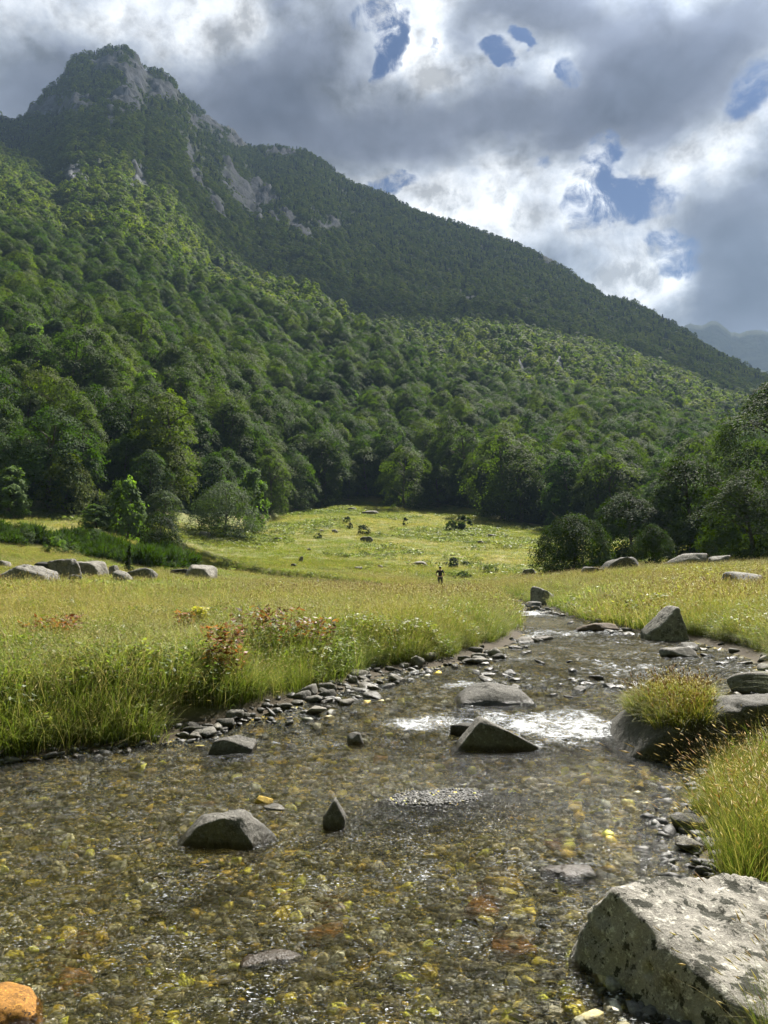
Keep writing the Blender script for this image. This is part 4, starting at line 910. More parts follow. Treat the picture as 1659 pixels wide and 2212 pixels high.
line_stones([(375, 1592), (440, 1580), (500, 1562), (545, 1548)], 26, .13, .05, .17, 'grey stone in the pile at the foot of the near left bank', 'stones piled at the near left bank', ('wet_rock', 'pale_rock', 'wet_rock', 'dark_rock'), 1)
line_stones([(650, 1526), (720, 1508), (790, 1480), (850, 1460)], 58, .24, .05, .19, 'flat stone on the gravel edge below the left bank grass', 'flat stones along the left bank', ('wet_rock', 'pale_rock', 'pale_rock', 'wet_rock'), 2)
line_stones([(850, 1462), (930, 1446), (1000, 1438), (1060, 1420), (1120, 1398)], 48, .28, .06, .22, 'dark or grey stone where the left bank nears the far grass point', 'stones along the middle of the left bank', ('wet_rock', 'dark_rock', 'pale_rock'), 3)
line_stones([(1020, 1470), (1100, 1480), (1200, 1500), (1060, 1450)], 20, .25, .06, .2, 'dark wet stone in the row behind the broad smooth slab', 'dark stones behind the smooth slab', ('dark_rock', 'wet_rock'), 4, .6)
line_stones([(1200, 1430), (1290, 1450), (1330, 1475), (1250, 1480), (1400, 1470)], 18, .5, .06, .2, 'black wet stone breaking the surface in the middle reach', 'black stones in the middle reach', ('dark_rock',), 5, .5)
line_stones([(1140, 1315), (1190, 1325), (1250, 1345), (1330, 1362), (1400, 1376)], 40, .35, .10, .36, 'pale stone on the far right edge of the stream', 'pale stones along the far right edge', ('pale_rock', 'wet_rock', 'wet_rock'), 6, .6)
line_stones([(1125, 1382), (1150, 1388), (1175, 1378)], 8, .3, .10, .3, 'flat grey stone off the tip of the left grass point', 'flat stones off the grass point', ('wet_rock', 'pale_rock'), 7, .6)
line_stones([(1480, 1395), (1560, 1415), (1610, 1435), (1640, 1462)], 22, .3, .07, .26, 'stone along the right edge below the overhanging grass', 'stones along the right edge', ('wet_rock', 'dark_rock', 'pale_rock'), 8, .6)
line_stones([(70, 1645), (100, 1642), (180, 1632), (300, 1615)], 9, .08, .04, .09, 'small pale stone under the leftmost bank', 'small stones under the leftmost bank', ('pale_rock', 'brown_rock'), 10)
def bed_stones():
    """bigger coloured stones lying under the shallow water, each its own object"""
    rng = np.random.default_rng(77)
    for vx, vy, w, mat, lab in [(165, 2040, 92, 'orange_rock', 'large orange slab under water near the lower left'), (320, 2048, 50, 'yellow_rock', 'bright yellow stone right of the large orange slab under water'), (594, 1902, 42, 'yellow_rock', 'yellow stone under water below the flat-topped grey rock'),
            (1092, 1912, 84, 'yellow_rock', 'large yellow slab under water left of the big pale boulder'), (1040, 1960, 110, 'orange_rock', 'wide ochre slab under water below the large yellow slab'), (1335, 1852, 66, 'yellow_rock', 'yellow stone under water behind the big pale boulder'), (1205, 1840, 60, 'orange_rock', 'ochre stone under water above the sunken brown boulder'),
            (1230, 1925, 70, 'brown_rock', 'brown slab under water touching the big pale boulder'), (1110, 2062, 90, 'orange_rock', 'ochre stone under water left of the shadow of the big pale boulder'), (700, 1975, 90, 'orange_rock', 'orange-brown stone under water in the centre foreground'), (480, 1780, 0, '', ''), (820, 1617, 50, 'orange_rock', 'ochre slab under water right of the stubby stone'), (450, 1700, 36, 'orange_rock', 'orange stone under water beyond the flat-topped rock'), (325, 1668, 30, 'yellow_rock', 'yellow stone under water near the left bank')]:
        if not w: continue
        p = hit_level(vx, vy, -.13); dist = np.linalg.norm(p - EYE); s = w / FV * dist * .5
        V, F = rock_shape(int(vx), (s, s * .8, s * .30), sub=3, nplanes=10)
        link('stone', make_mesh('stone', V, F, {'wl': np.full(len(V), -9)}, True, [M[mat]]), loc=(p[0], p[1], min(H1(p[0], p[1]) + .3 * s * .3, -.03 - s * .3)), rot=(0, 0, rng.uniform(0, 6)), label=lab, cat='stone')
bed_stones()
def pebbles():
    """countless pebbles of the stream bed as one mesh, and the dry ones of the gravel bar"""
    rng = np.random.default_rng(4); D, F = ICO[2]; n = 15000
    A = rng.uniform(R(-33), R(33), n * 3); rr = 2.6 * (16 / 2.6) ** (rng.random(n * 3) ** 1.1); x, y = rr * np.sin(A), rr * np.cos(A)
    e = np.maximum(*bank_e(x, y)); k = np.flatnonzero((e < .35) & (((x - .48) / 1.3) ** 2 + ((y - 7.15 - .25 * (x - .48)) / .75) ** 2 > 1))[:n]; x, y, e = x[k], y[k], e[k]
    bx = .48 + rng.normal(0, .55, 9000); by = 7.15 + .25 * (bx - .48) + rng.normal(0, .32, 9000)
    bar = np.r_[np.zeros(len(x)), np.ones(9000)]; x = np.r_[x, bx]; y = np.r_[y, by]; n = len(x); e = np.r_[e, -1 * np.ones(9000)]
    s = np.where(bar > 0, .006 + .011 * rng.random(n) ** 2.5, .012 + .050 * rng.random(n) ** 3.2) * (1 + .04 * np.hypot(x, y))
    B = np.stack([rock_shape(700 + i, (1, .78, .40 + .05 * (i % 4)), sub=2, nplanes=9, sharp=7, rough=.05)[0] for i in range(10)])
    V = B[rng.integers(0, 10, n)] * s[:, None, None]; a = rng.uniform(0, 6.28, n); ca, sa = np.cos(a)[:, None], np.sin(a)[:, None]
    W = np.stack([V[..., 0] * ca - V[..., 1] * sa, V[..., 0] * sa + V[..., 1] * ca, V[..., 2]], -1)
    tx, ty = rng.normal(0, .22, (2, n)); W[..., 2] += W[..., 0] * tx[:, None] + W[..., 1] * ty[:, None]
    W += np.stack([x, y, height(x, y) + s * .16], -1)[:, None]
    pal = np.array([(.07, .06, .035), (.62, .42, .05), (.20, .17, .08), (.22, .19, .09), (.62, .44, .05), (.20, .19, .11), (.13, .13, .10), (.46, .43, .33), (.13, .125, .10), (.44, .36, .07), (.07, .068, .05), (.11, .10, .05)])
    ci = rng.integers(0, len(pal), n); c = np.minimum(pal[ci] * rng.uniform(.8, 2.2, (n, 1)), .8); dry = ((bar > 0) & (rng.random(n) < .96)) | (e > -.35); c[dry] = (rng.uniform(.03, .15, (n, 1)) * np.array([1, .96, .9]))[dry]
    Fa = (F[None] + (np.arange(n) * len(D))[:, None, None]).reshape(-1, 3)
    m, T = new_mat('pebble'); P = T.new('ShaderNodeNewGeometry').outputs['Position']; q = T.remap(T.noise(P, 40, 4, .7), .35, .65, .6, 1.3); cc = T.mix(1.0, T.attr('col', 'Color'), T.comb(q, q, q), 'MULTIPLY')
    finish(T, principled(T, cc, .6, .3, T.bump(T.noise(P, 60, 4), .5, .01)))
    link('pebbles', make_mesh('pebbles', W.reshape(-1, 3), Fa, None, True, [m], vcol=np.repeat(c, len(D), 0)), kind='stuff', label='yellow, grey and dark pebbles covering the stream bed and the small gravel bar', cat='pebbles')
pebbles()

# ------------------------------------------------------------------ grass and herbs
GREEN = [(.075, .115, .020), (.105, .150, .026), (.145, .180, .034)]; STRAW = [(.36, .31, .165), (.44, .385, .22), (.30, .245, .125)]; LIME = [(.155, .19, .036), (.205, .235, .052)]; RUST = [(.24, .15, .07), (.28, .19, .09)]
def blades(rng, n, spread, h, hv, w, lean, cols, droop=.6, seg=3, seeds=0.0, seedcol=STRAW, seedlen=.10, seedw=.012):
    """curved tapering blades and stems; some stems carry a seed head"""
    a = rng.uniform(0, 6.28, n); q = np.sqrt(rng.random(n)) * spread; base = np.stack([q * np.cos(a), q * np.sin(a), -.04 * np.ones(n)], -1)
    az = a + rng.normal(0, 1.0, n); L = h * (1 + hv * rng.normal(0, 1, n)).clip(.35, 1.8); ln = np.abs(rng.normal(lean, lean * .5, n)); out = np.stack([np.cos(az), np.sin(az), 0 * az], -1)
    sideA = az + np.pi / 2 + rng.normal(0, .7, n); side = np.stack([np.cos(sideA), np.sin(sideA), 0 * az], -1)
    t = np.linspace(0, 1, seg + 1); ci = rng.integers(0, len(cols), n); c = np.array(cols)[ci] * rng.uniform(.75, 1.25, (n, 1))
    Vs, Fs, Cs, o = [], [], [], 0; rows = []
    for k, tk in enumerate(t):
        p = base + out * (L * ln * tk ** (1.3 + droop))[:, None] + np.array([0, 0, 1.0]) * (L * (tk - droop * ln * .55 * tk ** 2.6))[:, None]
        ww = w * (1 - tk ** 1.6 * .88) * (.75 + .25 * min(1, 4 * tk)); rows.append(p)
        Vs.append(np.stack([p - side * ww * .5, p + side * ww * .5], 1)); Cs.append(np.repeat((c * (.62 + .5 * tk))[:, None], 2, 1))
    V = np.stack(Vs, 1).reshape(-1, 3); C = np.stack(Cs, 1).reshape(-1, 3); m = (seg + 1) * 2; b = np.arange(n)[:, None] * m
    F = np.concatenate([np.stack([b[:, 0] + 2 * k, b[:, 0] + 2 * k + 1, b[:, 0] + 2 * k + 3, b[:, 0] + 2 * k + 2], -1) for k in range(seg)])
    out_parts = [(V, F, C)]
    if seeds > 0:
        k = np.flatnonzero(rng.random(n) < seeds); e = rows[-1][k]; d = unit(rows[-1][k] - rows[-2][k]); u = unit(np.cross(d, rng.normal(0, 1, d.shape))); v = np.cross(d, u); sl = seedlen * rng.uniform(.6, 1.4, len(k))[:, None]; sw = seedw * rng.uniform(.7, 1.3, len(k))[:, None]
        P = np.stack([e - d * sl * .1, e + d * sl * .35 + u * sw, e + d * sl * .35 + v * sw, e + d * sl * .35 - u * sw, e + d * sl * .35 - v * sw, e + d * sl], 1)
        b = np.arange(len(k))[:, None] * 6; f = np.array([[0, 1, 2], [0, 2, 3], [0, 3, 4], [0, 4, 1], [5, 2, 1], [5, 3, 2], [5, 4, 3], [5, 1, 4]])
        sc = np.array(seedcol)[rng.integers(0, len(seedcol), len(k))]
        out_parts.append((P.reshape(-1, 3), (b[:, :, None] + f[None]).reshape(-1, 3), np.repeat(sc, 6, 0)))
    return out_parts
def herb(rng, nst, h, spread, leaf, cols, nl=9):
    """leafy stems with broader leaves"""
    parts = blades(rng, nst, spread, h, .2, .006, .25, cols, .3, 3)
    a = rng.uniform(0, 6.28, nst * nl); st = np.repeat(np.arange(nst), nl); q = np.sqrt(rng.random(nst)) * spread; b = rng.uniform(0, 6.28, nst)
    t = rng.uniform(.2, 1.0, nst * nl); P = np.stack([q[st] * np.cos(b[st]) * (1 + .4 * t), q[st] * np.sin(b[st]) * (1 + .4 * t), t * h], -1); o = np.stack([np.cos(a), np.sin(a), rng.normal(.15, .3, nst * nl)], -1)
    V, F = leaf_quads(P + o * leaf * .5, np.array([0, 0, 1.0]) + rng.normal(0, .45, P.shape), o, leaf, .42, rng)
    c = np.array(cols)[rng.integers(0, len(cols), len(P))] * rng.uniform(.7, 1.3, (len(P), 1)); parts.append((V, F, np.repeat(c, 4, 0))); return parts
def plant_mesh(name, parts, mat='grass'):
    V = np.concatenate([p[0] for p in parts]); C = np.concatenate([p[2] for p in parts]); F, o = [], 0
    for p in parts: F.append(p[1] + o); o += len(p[0])
    q = [f for f in F if f.shape[1] == 4]; t = [f for f in F if f.shape[1] == 3]
    F = [np.concatenate(x) for x in (q, t) if x]; return make_mesh(name, V, F, None, False, [M[mat]], vcol=C)
def proto(name, seed, fn): return bpy.data.objects.new(name, plant_mesh(name, fn(np.random.default_rng(seed))))
# near tufts (a few metres to 25 m)
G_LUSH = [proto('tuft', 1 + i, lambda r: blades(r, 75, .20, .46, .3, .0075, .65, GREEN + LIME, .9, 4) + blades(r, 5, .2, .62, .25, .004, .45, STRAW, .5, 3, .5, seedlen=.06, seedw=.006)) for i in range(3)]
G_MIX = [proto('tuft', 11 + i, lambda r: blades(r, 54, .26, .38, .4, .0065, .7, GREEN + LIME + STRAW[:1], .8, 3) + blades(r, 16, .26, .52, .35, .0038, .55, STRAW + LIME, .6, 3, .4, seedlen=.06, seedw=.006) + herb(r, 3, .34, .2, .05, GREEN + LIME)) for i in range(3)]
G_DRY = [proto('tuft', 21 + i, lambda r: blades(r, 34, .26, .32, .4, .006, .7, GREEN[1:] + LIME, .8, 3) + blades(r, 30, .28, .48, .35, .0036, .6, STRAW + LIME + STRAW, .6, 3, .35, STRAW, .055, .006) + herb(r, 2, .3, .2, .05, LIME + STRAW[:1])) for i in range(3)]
G_HERB = [proto('herb', 31 + i, lambda r: herb(r, 9, .42, .18, .075, [GREEN + LIME, GREEN[:2], LIME + [(.20, .20, .05)]][i])) for i in range(3)]
NEAR = G_LUSH + G_MIX + G_DRY + G_HERB
# wider, coarser tufts for the distance
F_MIX = [proto('far_tuft', 41 + i, lambda r: blades(r, 60, .55, .40, .3, .018, .5, GREEN[1:] + LIME, .7, 2) + blades(r, 30, .6, .48, .35, .012, .55, STRAW + LIME, .6, 2, .3, STRAW, .09, .013)) for i in range(2)]
F_DRY = [proto('far_tuft', 51 + i, lambda r: blades(r, 34, .55, .34, .3, .018, .5, LIME + GREEN[2:], .7, 2) + blades(r, 46, .6, .46, .35, .012, .55, STRAW + LIME, .6, 2, .35, STRAW + RUST[:1], .09, .013)) for i in range(2)]
F_GREEN = [proto('far_tuft', 61 + i, lambda r: blades(r, 85, .55, .36, .3, .02, .5, GREEN + LIME, .7, 2)) for i in range(2)]
F_HERB = [proto('far_herb', 71 + i, lambda r: herb(r, 16, .36, .5, .16, [GREEN + LIME, LIME + [(.23, .23, .06)]][i], 6)) for i in range(2)]
FARG = F_MIX + F_DRY + F_GREEN + F_HERB
FIELD = [proto('field_turf', 81, lambda r: blades(r, 70, .8, .20, .35, .03, .6, LIME[:1] + GREEN[2:] + [(.22, .195, .07), (.27, .225, .10)], .6, 1)), proto('field_turf', 82, lambda r: blades(r, 60, .8, .22, .35, .03, .6, GREEN[1:] + LIME, .6, 1)),
         proto('field_turf', 83, lambda r: blades(r, 60, .8, .26, .3, .025, .5, STRAW + LIME, .5, 1)), proto('field_herb', 84, lambda r: herb(r, 14, .25, .7, .26, [(.13, .16, .04), (.17, .19, .055), (.09, .12, .03)], 5))]

def pick(rng, n, weights):
    """index per point from per-point weights (n, k)"""
    w = np.asarray(weights, float); c = np.cumsum(w, 1); return (rng.random(n)[:, None] * c[:, -1:] > c).sum(1)
def sectors(rng, n, ra, rb, half=31.5, p=2.0):
    a = rng.uniform(-R(half), R(half), n); r = (ra ** p + (rb ** p - ra ** p) * rng.random(n)) ** (1 / p); return r * np.sin(a), r * np.cos(a), r
ROCKS_XY = [(o.location.x, o.location.y, max(o.dimensions.x, o.dimensions.y) * .5 * .72) for o in bpy.data.objects if o.name.split('.')[0] in ('rock', 'boulder')]
ROCKS_XY += [(a, b, .38) for a, b in [hit_level(*q)[:2] for q in [(385, 1585), (420, 1578), (460, 1570), (500, 1560), (540, 1548), (400, 1598)]]]
def clear_of_rocks(x, y):
    k = np.ones(len(x), bool)
    for (a, b, s) in ROCKS_XY: k &= np.hypot(x - a, y - b) > s
    return k
def meadow_grass():
    rng = np.random.default_rng(21); Ps, Rs, Ss, Is = [], [], [], []; pro = NEAR + FARG + FIELD
    # near meadow on the left bank and the whole right bank
    x, y, r = sectors(rng, 60000, 3, 27); el, er = bank_e(x, y); e = np.maximum(el, er)
    k = (e > np.where(el > er, np.where(x < -1.9, .12, .36), .45) + .22 * rng.random(len(x))) & clear_of_rocks(x, y) & ((er < el) | (r > 8.5)); x, y, r, e, el = x[k], y[k], r[k], e[k], el[k]
    n = len(x); dry = np.clip(.60 + 1.9 * fbm2(x, y, 3.2, 3, 90) + .035 * (r - 12), 0, 1); edge = np.clip(1.6 - e / 1.3, 0, 1); dry = dry * (1 - .7 * edge); hb = np.clip(.5 + 2 * fbm2(x, y, 1.6, 2, 95), 0.05, 1)
    W = np.concatenate([np.repeat(((1 - dry) * .55 + .8 * edge)[:, None], 3, 1), np.repeat((.55 + 0 * dry)[:, None], 3, 1), np.repeat((dry * 1.7)[:, None], 3, 1), np.repeat((hb * .95)[:, None], 3, 1)], 1)
    Ps.append(np.stack([x, y, height(x, y)], -1)); Is.append(pick(rng, n, W)); Ss.append(rng.uniform(.5, 1.2, n) * (.78 + .14 * edge) * (1 + .55 * fbm2(x, y, 1.3, 2, 99))); Rs.append(rng.uniform(0, 6.28, n))
    # middle distance
    x, y, r = sectors(rng, 62000, 24, 82); el, er = bank_e(x, y); e = np.maximum(el, er); k = (e > .35) & clear_of_rocks(x, y); x, y, r, e = x[k], y[k], r[k], e[k]; n = len(x)
    dry = np.clip(.85 + 1.4 * fbm2(x, y, 9, 3, 92), 0, 1) * (1 - .6 * np.clip(1.5 - e, 0, 1)) * (1 - .75 * sstep(62, 80, r)); hb = np.clip(.3 + 2 * fbm2(x, y, 5, 2, 96), 0.02, 1)
    W = np.concatenate([np.repeat((.6 + 0 * dry)[:, None], 2, 1), np.repeat((dry * 1.9)[:, None], 2, 1), np.repeat(((1 - dry) * .8)[:, None], 2, 1), np.repeat((hb * .9)[:, None], 2, 1)], 1)
    Ps.append(np.stack([x, y, height(x, y)], -1)); Is.append(12 + pick(rng, n, W)); Ss.append(rng.uniform(.6, 1.1, n) * (1 - .35 * sstep(60, 82, r)) * (1 - .45 * sstep(28, 36, r) * sstep(.05, .2, -x / r))); Rs.append(rng.uniform(0, 6.28, n))
    # short turf of the rising field
    x, y, r = sectors(rng, 46000, 76, 172, 31.5); az = np.arctan2(x, y); r0, _ = foot(az); k = (r < r0 + 2) & clear_of_rocks(x, y); x, y, r = x[k], y[k], r[k]; n = len(x)
    pt = fbm2(x, y, 11, 3, 97); W = np.stack([.7 + 0 * x, np.clip(.5 + 1.5 * pt, 0, 1), np.clip(.35 - 1.5 * pt, 0, 1), np.clip(.1 + 1.4 * fbm2(x, y, 8, 2, 98), 0, .8)], 1)
    Ps.append(np.stack([x, y, height(x, y)], -1)); Is.append(20 + pick(rng, n, W)); Ss.append(rng.uniform(.6, 1.25, n)); Rs.append(rng.uniform(0, 6.28, n))
    n = sum(len(p) for p in Ps); print('GRASS', [len(p) for p in Ps])
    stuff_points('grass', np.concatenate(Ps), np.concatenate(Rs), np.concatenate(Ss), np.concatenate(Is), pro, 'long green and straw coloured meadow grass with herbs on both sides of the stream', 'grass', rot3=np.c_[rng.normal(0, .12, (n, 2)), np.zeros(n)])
meadow_grass()
# tall flowering grass on the right bank beside the viewer, and the turf on the grassy boulder
T_TALL = [proto('tall_grass', 91 + i, lambda r: blades(r, 64, .10, .56, .25, .005, .38, [(.065, .10, .016), (.09, .13, .022), (.14, .165, .035), (.26, .235, .10)], .6, 5) + blades(r, 9, .12, .84, .22, .0028, .42, [(.24, .24, .08), (.32, .27, .11)], .55, 6, .95, [(.42, .33, .17), (.36, .24, .14), (.48, .42, .26)], .075, .0055)) for i in range(4)]
T_MOSS = [proto('rock_turf', 96 + i, lambda r: blades(r, 60, .12, .17, .35, .005, .7, [(.12, .15, .02), (.18, .19, .03), (.09, .12, .02), (.30, .26, .09)], .8, 3) + blades(r, 4, .1, .26, .2, .003, .3, STRAW + RUST, .4, 3, .8, STRAW + RUST, .04, .006)) for i in range(2)]
def tall_grass():
    rng = np.random.default_rng(31); x = rng.uniform(1.0, 6, 9000); y = rng.uniform(1.6, 8.4, 9000); er = bank_e(x, y)[1]; d = np.hypot(x - 1.93, y - 4.02)
    # keep the sight of the big boulder free: grass stands behind and to the right of it, and in its near right corner
    vx, vy = view_of(np.stack([x, y, height(x, y)], -1))
    k = (er > .10 + .12 * rng.random(len(x))) & (((y > 4.75) & (vx > 1480 + 60 * rng.random(len(x)))) | ((x > 1.45) & (y < 3.35) & (vx > 1585) & (er > .3))) & (vx < 1850); x, y = x[k][:560], y[k][:560]; n = len(x)
    print('TALL', n)
    s = rng.uniform(.6, 1.0, n) * np.where(y < 3.4, .7, np.interp(y, [4.7, 5.6, 6.6, 8], [.95, .82, .52, .42]))
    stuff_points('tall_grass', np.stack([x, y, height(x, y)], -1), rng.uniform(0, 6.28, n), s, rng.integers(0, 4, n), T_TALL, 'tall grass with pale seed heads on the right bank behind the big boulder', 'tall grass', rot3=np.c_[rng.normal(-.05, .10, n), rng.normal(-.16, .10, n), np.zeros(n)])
tall_grass()
def boulder_turf():
    b = next(o for o in bpy.data.objects if o.get('label', '').startswith('long dark-fronted')); rng = np.random.default_rng(8)
    V = np.array([v.co[:] for v in b.data.vertices]); N = np.array([v.normal[:] for v in b.data.vertices]); W = V + np.array(b.location); vx, vy = view_of(W)
    k = np.flatnonzero((N[:, 2] > .55) & (W[:, 2] > .55 * W[:, 2].max()) & (vx > 1325) & (vx < 1520) & (V[:, 1] < .75 * V[:, 1].max())); k = rng.choice(k, min(len(k), 420), replace=False); n = len(k)
    stuff_points('boulder_turf', W[k] - N[k] * .01, rng.uniform(0, 6.28, n), rng.uniform(.7, 1.35, n), rng.integers(0, 2, n), T_MOSS, 'yellow-green turf growing on top of the long dark-fronted boulder', 'turf', rot3=np.c_[rng.normal(.1, .2, (n, 2)), np.zeros(n)])
boulder_turf()

# ------------------------------------------------------------------ single shrubs and plants
def broom_mesh(seed):
    r = np.random.default_rng(seed); n = 900; a = r.uniform(0, 6.28, n); q = np.sqrt(r.random(n)) * 1.1; P = np.stack([q * np.cos(a), q * np.sin(a), .12 + (1.15 - .55 * (q / 1.1) ** 2) * r.uniform(.25, 1, n) * 1.0], -1)
    up = np.stack([np.cos(a) * q * .55, np.sin(a) * q * .55, np.ones(n)], -1) + r.normal(0, .18, (n, 3)); V, F = leaf_quads(P, r.normal(0, 1, (n, 3)), up, .60, .085, r)
    return make_mesh('broom_stems', V, F, {'v': np.repeat(np.clip(r.normal(.5, .22, n), 0, 1), 4)}, False, [M['leaf_broom']])
BROOM = [broom_mesh(i) for i in range(4)]
def brooms():
    rng = np.random.default_rng(3); n = 0
    for _ in range(1500):
        if n >= 54: break
        vx = rng.uniform(-20, 400); top = np.interp(vx, [0, 150, 250, 320, 400], [1118, 1135, 1165, 1190, 1222]); low = np.interp(vx, [0, 90, 180, 260, 330, 400], [1178, 1182, 1195, 1225, 1232, 1236]); D = rng.uniform(46, 78)
        p = at(vx, 1200, D); f, g = view_of(p)
        if not (top + 4 < g < low): continue
        link('broom_bush', BROOM[n % 4], loc=p - np.array([0, 0, .05]), label='dark green broom bush of upright wiry stems on the left slope above the boulders', cat='bush', group='broom bushes on the left slope', rot=(0, 0, rng.uniform(0, 6.28)), scale=(rng.uniform(.6, 1.7), rng.uniform(.6, 1.7), rng.uniform(.5, 1.5))); n += 1
    print('BROOM', n)
brooms()
def leafy(name, label, vx, vy, wpx, hpx, seed, mat='leaf_dark', cat='shrub', n=900, D=None, group=None, size=.16):
    p = at(vx, vy, D); dist = float(np.linalg.norm(p - EYE)); w, h = wpx / FV * dist, hpx / FV * dist
    me = crown_mesh('foliage', seed, h, w * .5, 26, n, size * h, M[mat], base=.0, peak=.3, flat=.6, lobes=.4)
    return link(name, me, loc=p - np.array([0, 0, .03]), label=label, cat=cat, group=group)
for i, (vx, vy, w, h, lab) in enumerate([(750, 1130, 16, 14, 'small dark shrub in the upper field, left one of a stacked pair'), (756, 1143, 14, 14, 'small dark shrub just below another in the upper field'), (785, 1155, 34, 20, 'widest dark shrub in the field beside a flat grey rock'), (688, 1163, 18, 12, 'low dark shrub in the left part of the field'), (875, 1136, 12, 18, 'pointed little dark shrub in the upper right field'),
        (980, 1227, 30, 22, 'round dark bush at the foot of the field right of centre'), (1005, 1224, 26, 12, 'flat dark bush beside the round dark bush at the foot of the field')]):
    leafy('shrub', lab, vx, vy, w, h, 900 + i, 'leaf_dark', n=700)
for i, (vx, vy, w, h, lab) in enumerate([(1003, 1146, 34, 32, 'bright green bush at the upper right edge of the field'), (975, 1146, 26, 22, 'darker bush left of the bright green bush at the field edge'), (688, 1098, 22, 26, 'small bush at the top left of the field under the trees'), (712, 1096, 20, 26, 'second small bush at the top of the field, nearer the centre'), (1000, 1256, 48, 20, 'low fresh green bush in the meadow right of the walker'), (1055, 1240, 50, 18, 'low grey-green bush in the meadow below the field'), (150, 1200, 60, 24, 'low green bush between broom and boulders on the left')]):
    leafy('bush', lab, vx, vy, w, h, 950 + i, 'leaf_broom' if i in (0, 4) else 'leaf_beech', n=900, cat='bush')
for i, (vx, vy, w, h, D, lab) in enumerate([(40, 1150, 60, 44, 66, 'leafy bush standing in the broom at the far left'), (118, 1168, 46, 34, 62, 'low leafy bush in the middle of the broom patch'), (196, 1160, 66, 52, 68, 'bigger leafy bush behind the pale flat-topped block'), (310, 1200, 54, 34, 60, 'low leafy bush behind the tiny conifer'), (372, 1215, 34, 22, 58, 'small leafy bush at the right end of the broom')]):
    leafy('bush', lab, vx, vy, w, h, 970 + i, 'leaf_ash' if i % 2 else 'leaf_beech', n=2200, cat='bush', D=D, size=.07)
def red_plants():
    for i, (vx, vy, w, h, lab) in enumerate([(100, 1420, 95, 48, 'reddish dock plants low on the left of the near meadow'), (395, 1395, 26, 22, 'small orange-red plant in the meadow left of centre'), (565, 1425, 110, 66, 'broad rusty red plant clump near the left bank'), (672, 1438, 70, 60, 'faded red plant clump right of the broad rusty one'), (482, 1490, 60, 80, 'tall orange-red plant at the edge of the left bank'), (430, 1380, 20, 20, 'yellowing little plant beside the small orange-red plant'), (930, 1300, 70, 34, 'rusty red weeds on the far left meadow before the walker'), (1030, 1292, 36, 20, 'rusty red weeds by the far bend of the stream')]):
        p = at(vx, vy); dist = float(np.linalg.norm(p - EYE)); w, h = w / FV * dist, h / FV * dist; rng = np.random.default_rng(600 + i)
        q = p + np.array([0, w * .3, 0]); q[2] = H1(q[0], q[1]); hh = max(h * 1.6, .62) if dist < 25 else .42
        cols = [(.27, .08, .03), (.24, .10, .035), (.12, .06, .03), (.26, .12, .04), (.12, .13, .03), (.14, .11, .04)] if i != 5 else [(.5, .42, .05), (.3, .3, .05)]
        sx = w * .5
        pts = herb(rng, int(22 + 40 * sx), hh, sx * 1.1, .10 if dist < 20 else .16, cols, 16)
        link('red_plant' if i != 5 else 'yellow_plant', plant_mesh('red_plant', pts), loc=q, label=lab, cat='plant')
red_plants()

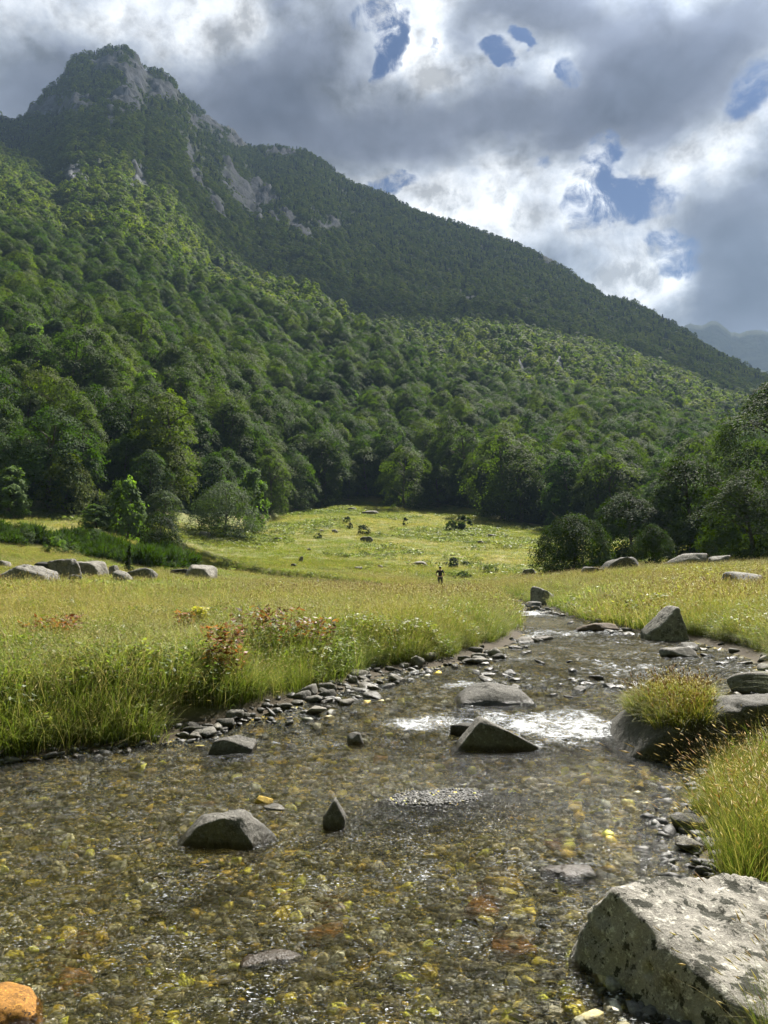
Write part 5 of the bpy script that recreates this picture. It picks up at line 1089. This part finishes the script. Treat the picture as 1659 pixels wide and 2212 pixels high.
# ------------------------------------------------------------------ the walker
def walker():
    p = at(951, 1262, 60.0); g = H1(p[0], p[1])
    d = ray(951, 1250); ztop = EYE[2] + 60 * d[2] / math.hypot(d[0], d[1]); k = 1.76; base = max(g, ztop - k)
    m_skin = mat_plain('skin', (.45, .28, .20), .6, .1); m_shirt = mat_plain('dark_shirt', (.035, .032, .036), .9, .2); m_tr = mat_plain('dark_trousers', (.075, .07, .065), .9, .2); m_cap = mat_plain('pale_cap', (.55, .52, .47), .9, .1); m_hair = mat_plain('hair', (.03, .022, .015), .8, .2); m_shoe = mat_plain('boot', (.06, .045, .03), .8, .2)
    def skin(name, verts, edges, rad, mat, parent=None, root=0, lev=2):
        me = bpy.data.meshes.new(name); me.from_pydata(verts, edges, []); me.materials.append(mat); o = link(name, me, parent)
        md = o.modifiers.new('skin', 'SKIN'); md.use_smooth_shade = True
        for v, r_ in zip(me.skin_vertices[0].data, rad): v.radius = r_ if isinstance(r_, tuple) else (r_, r_)
        me.skin_vertices[0].data[root].use_root = True
        sb = o.modifiers.new('sub', 'SUBSURF'); sb.levels = lev; sb.render_levels = lev; return o
    # seen from behind, elbows out, hands on the hips; x right, y away from the viewer
    V = [(0, 0, .95), (0, .0, 1.12), (0, -.01, 1.30), (0, 0, 1.43), (0, .015, 1.52), (0, .03, 1.60), (0, .035, 1.70)]; E = [(i, i + 1) for i in range(6)]; Rr = [(.155, .11), (.135, .10), (.165, .115), (.12, .08), (.052, .055), (.075, .09), (.06, .075)]
    for s in (-1, 1):
        b = len(V); V += [(s * .17, 0, 1.42), (s * .30, -.04, 1.20), (s * .335, -.03, 1.14), (s * .24, .05, 1.03), (s * .185, .07, 1.0)]; Rr += [.062, .050, .046, .036, .030]; E += [(3, b), (b, b + 1), (b + 1, b + 2), (b + 2, b + 3), (b + 3, b + 4)]
        for f in range(5):     # four fingers forward over the hip, thumb behind
            c = len(V); a = -.02 + .018 * f
            if f < 4: V += [(s * .165, .085 + .006 * f, .995 - a), (s * .150, .115 - .004 * f, .985 - a), (s * .128, .128 - .004 * f, .978 - a)]
            else: V += [(s * .185, .05, .965), (s * .165, .02, .955), (s * .15, -.01, .95)]
            Rr += [.010, .009, .008]; E += [(b + 4, c), (c, c + 1), (c + 1, c + 2)]
        b = len(V); V += [(s * .10, 0, .88), (s * .115, .02 * s, .50), (s * .12, .0, .10), (s * .125, .10, .045), (s * .125, .19, .035)]; Rr += [.095, .066, .048, .044, .034]; E += [(0, b), (b, b + 1), (b + 1, b + 2), (b + 2, b + 3), (b + 3, b + 4)]
    body = skin('person', V, E, Rr, m_skin)
    body['label'] = 'distant walker in dark clothes and a cap standing with hands on hips in the meadow'; body['category'] = 'person'
    body.location = (p[0], p[1], base); body.rotation_euler = (0, 0, R(-8))
    skin('shirt', [(0, 0, .93), (0, 0, 1.12), (0, -.01, 1.30), (0, 0, 1.44), (-.18, 0, 1.42), (-.29, -.038, 1.22), (.18, 0, 1.42), (.29, -.038, 1.22)], [(0, 1), (1, 2), (2, 3), (3, 4), (4, 5), (3, 6), (6, 7)], [(.175, .13), (.155, .12), (.185, .135), (.135, .095), .08, .066, .08, .066], m_shirt, body)
    tv, te, tr = [(0, 0, .94)], [], [(.165, .125)]
    for s in (-1, 1): b = len(tv); tv += [(s * .10, 0, .86), (s * .115, .02 * s, .50), (s * .12, 0, .12)]; tr += [.108, .082, .068]; te += [(0, b), (b, b + 1), (b + 1, b + 2)]
    skin('trousers', tv, te, tr, m_tr, body)
    for s in (-1, 1): skin('boot', [(s * .12, -.03, .06), (s * .125, .08, .05), (s * .125, .21, .04)], [(0, 1), (1, 2)], [.06, .055, .045], m_shoe, body)
    D_, F_ = ICO[4]; W = D_ * np.array([.093, .112, .095]) + np.array([0, .032, 1.675]); Hd = W.copy(); Hd[:, 2] = np.maximum(Hd[:, 2], 1.63)
    link('hair', make_mesh('hair', Hd * np.array([1, 1, 1]) + np.array([0, -.008, -.03]), F_, None, True, [m_hair]), body)
    C_ = D_ * np.array([.100, .120, .095]) + np.array([0, .032, 1.70]); C_[:, 2] = np.maximum(C_[:, 2], 1.715)
    br = (D_[:, 1] > .2) & (D_[:, 2] < .15); C_[br, 1] += .08 * (D_[br, 1] - .2); link('cap', make_mesh('cap', C_, F_, None, True, [m_cap]), body)
walker()
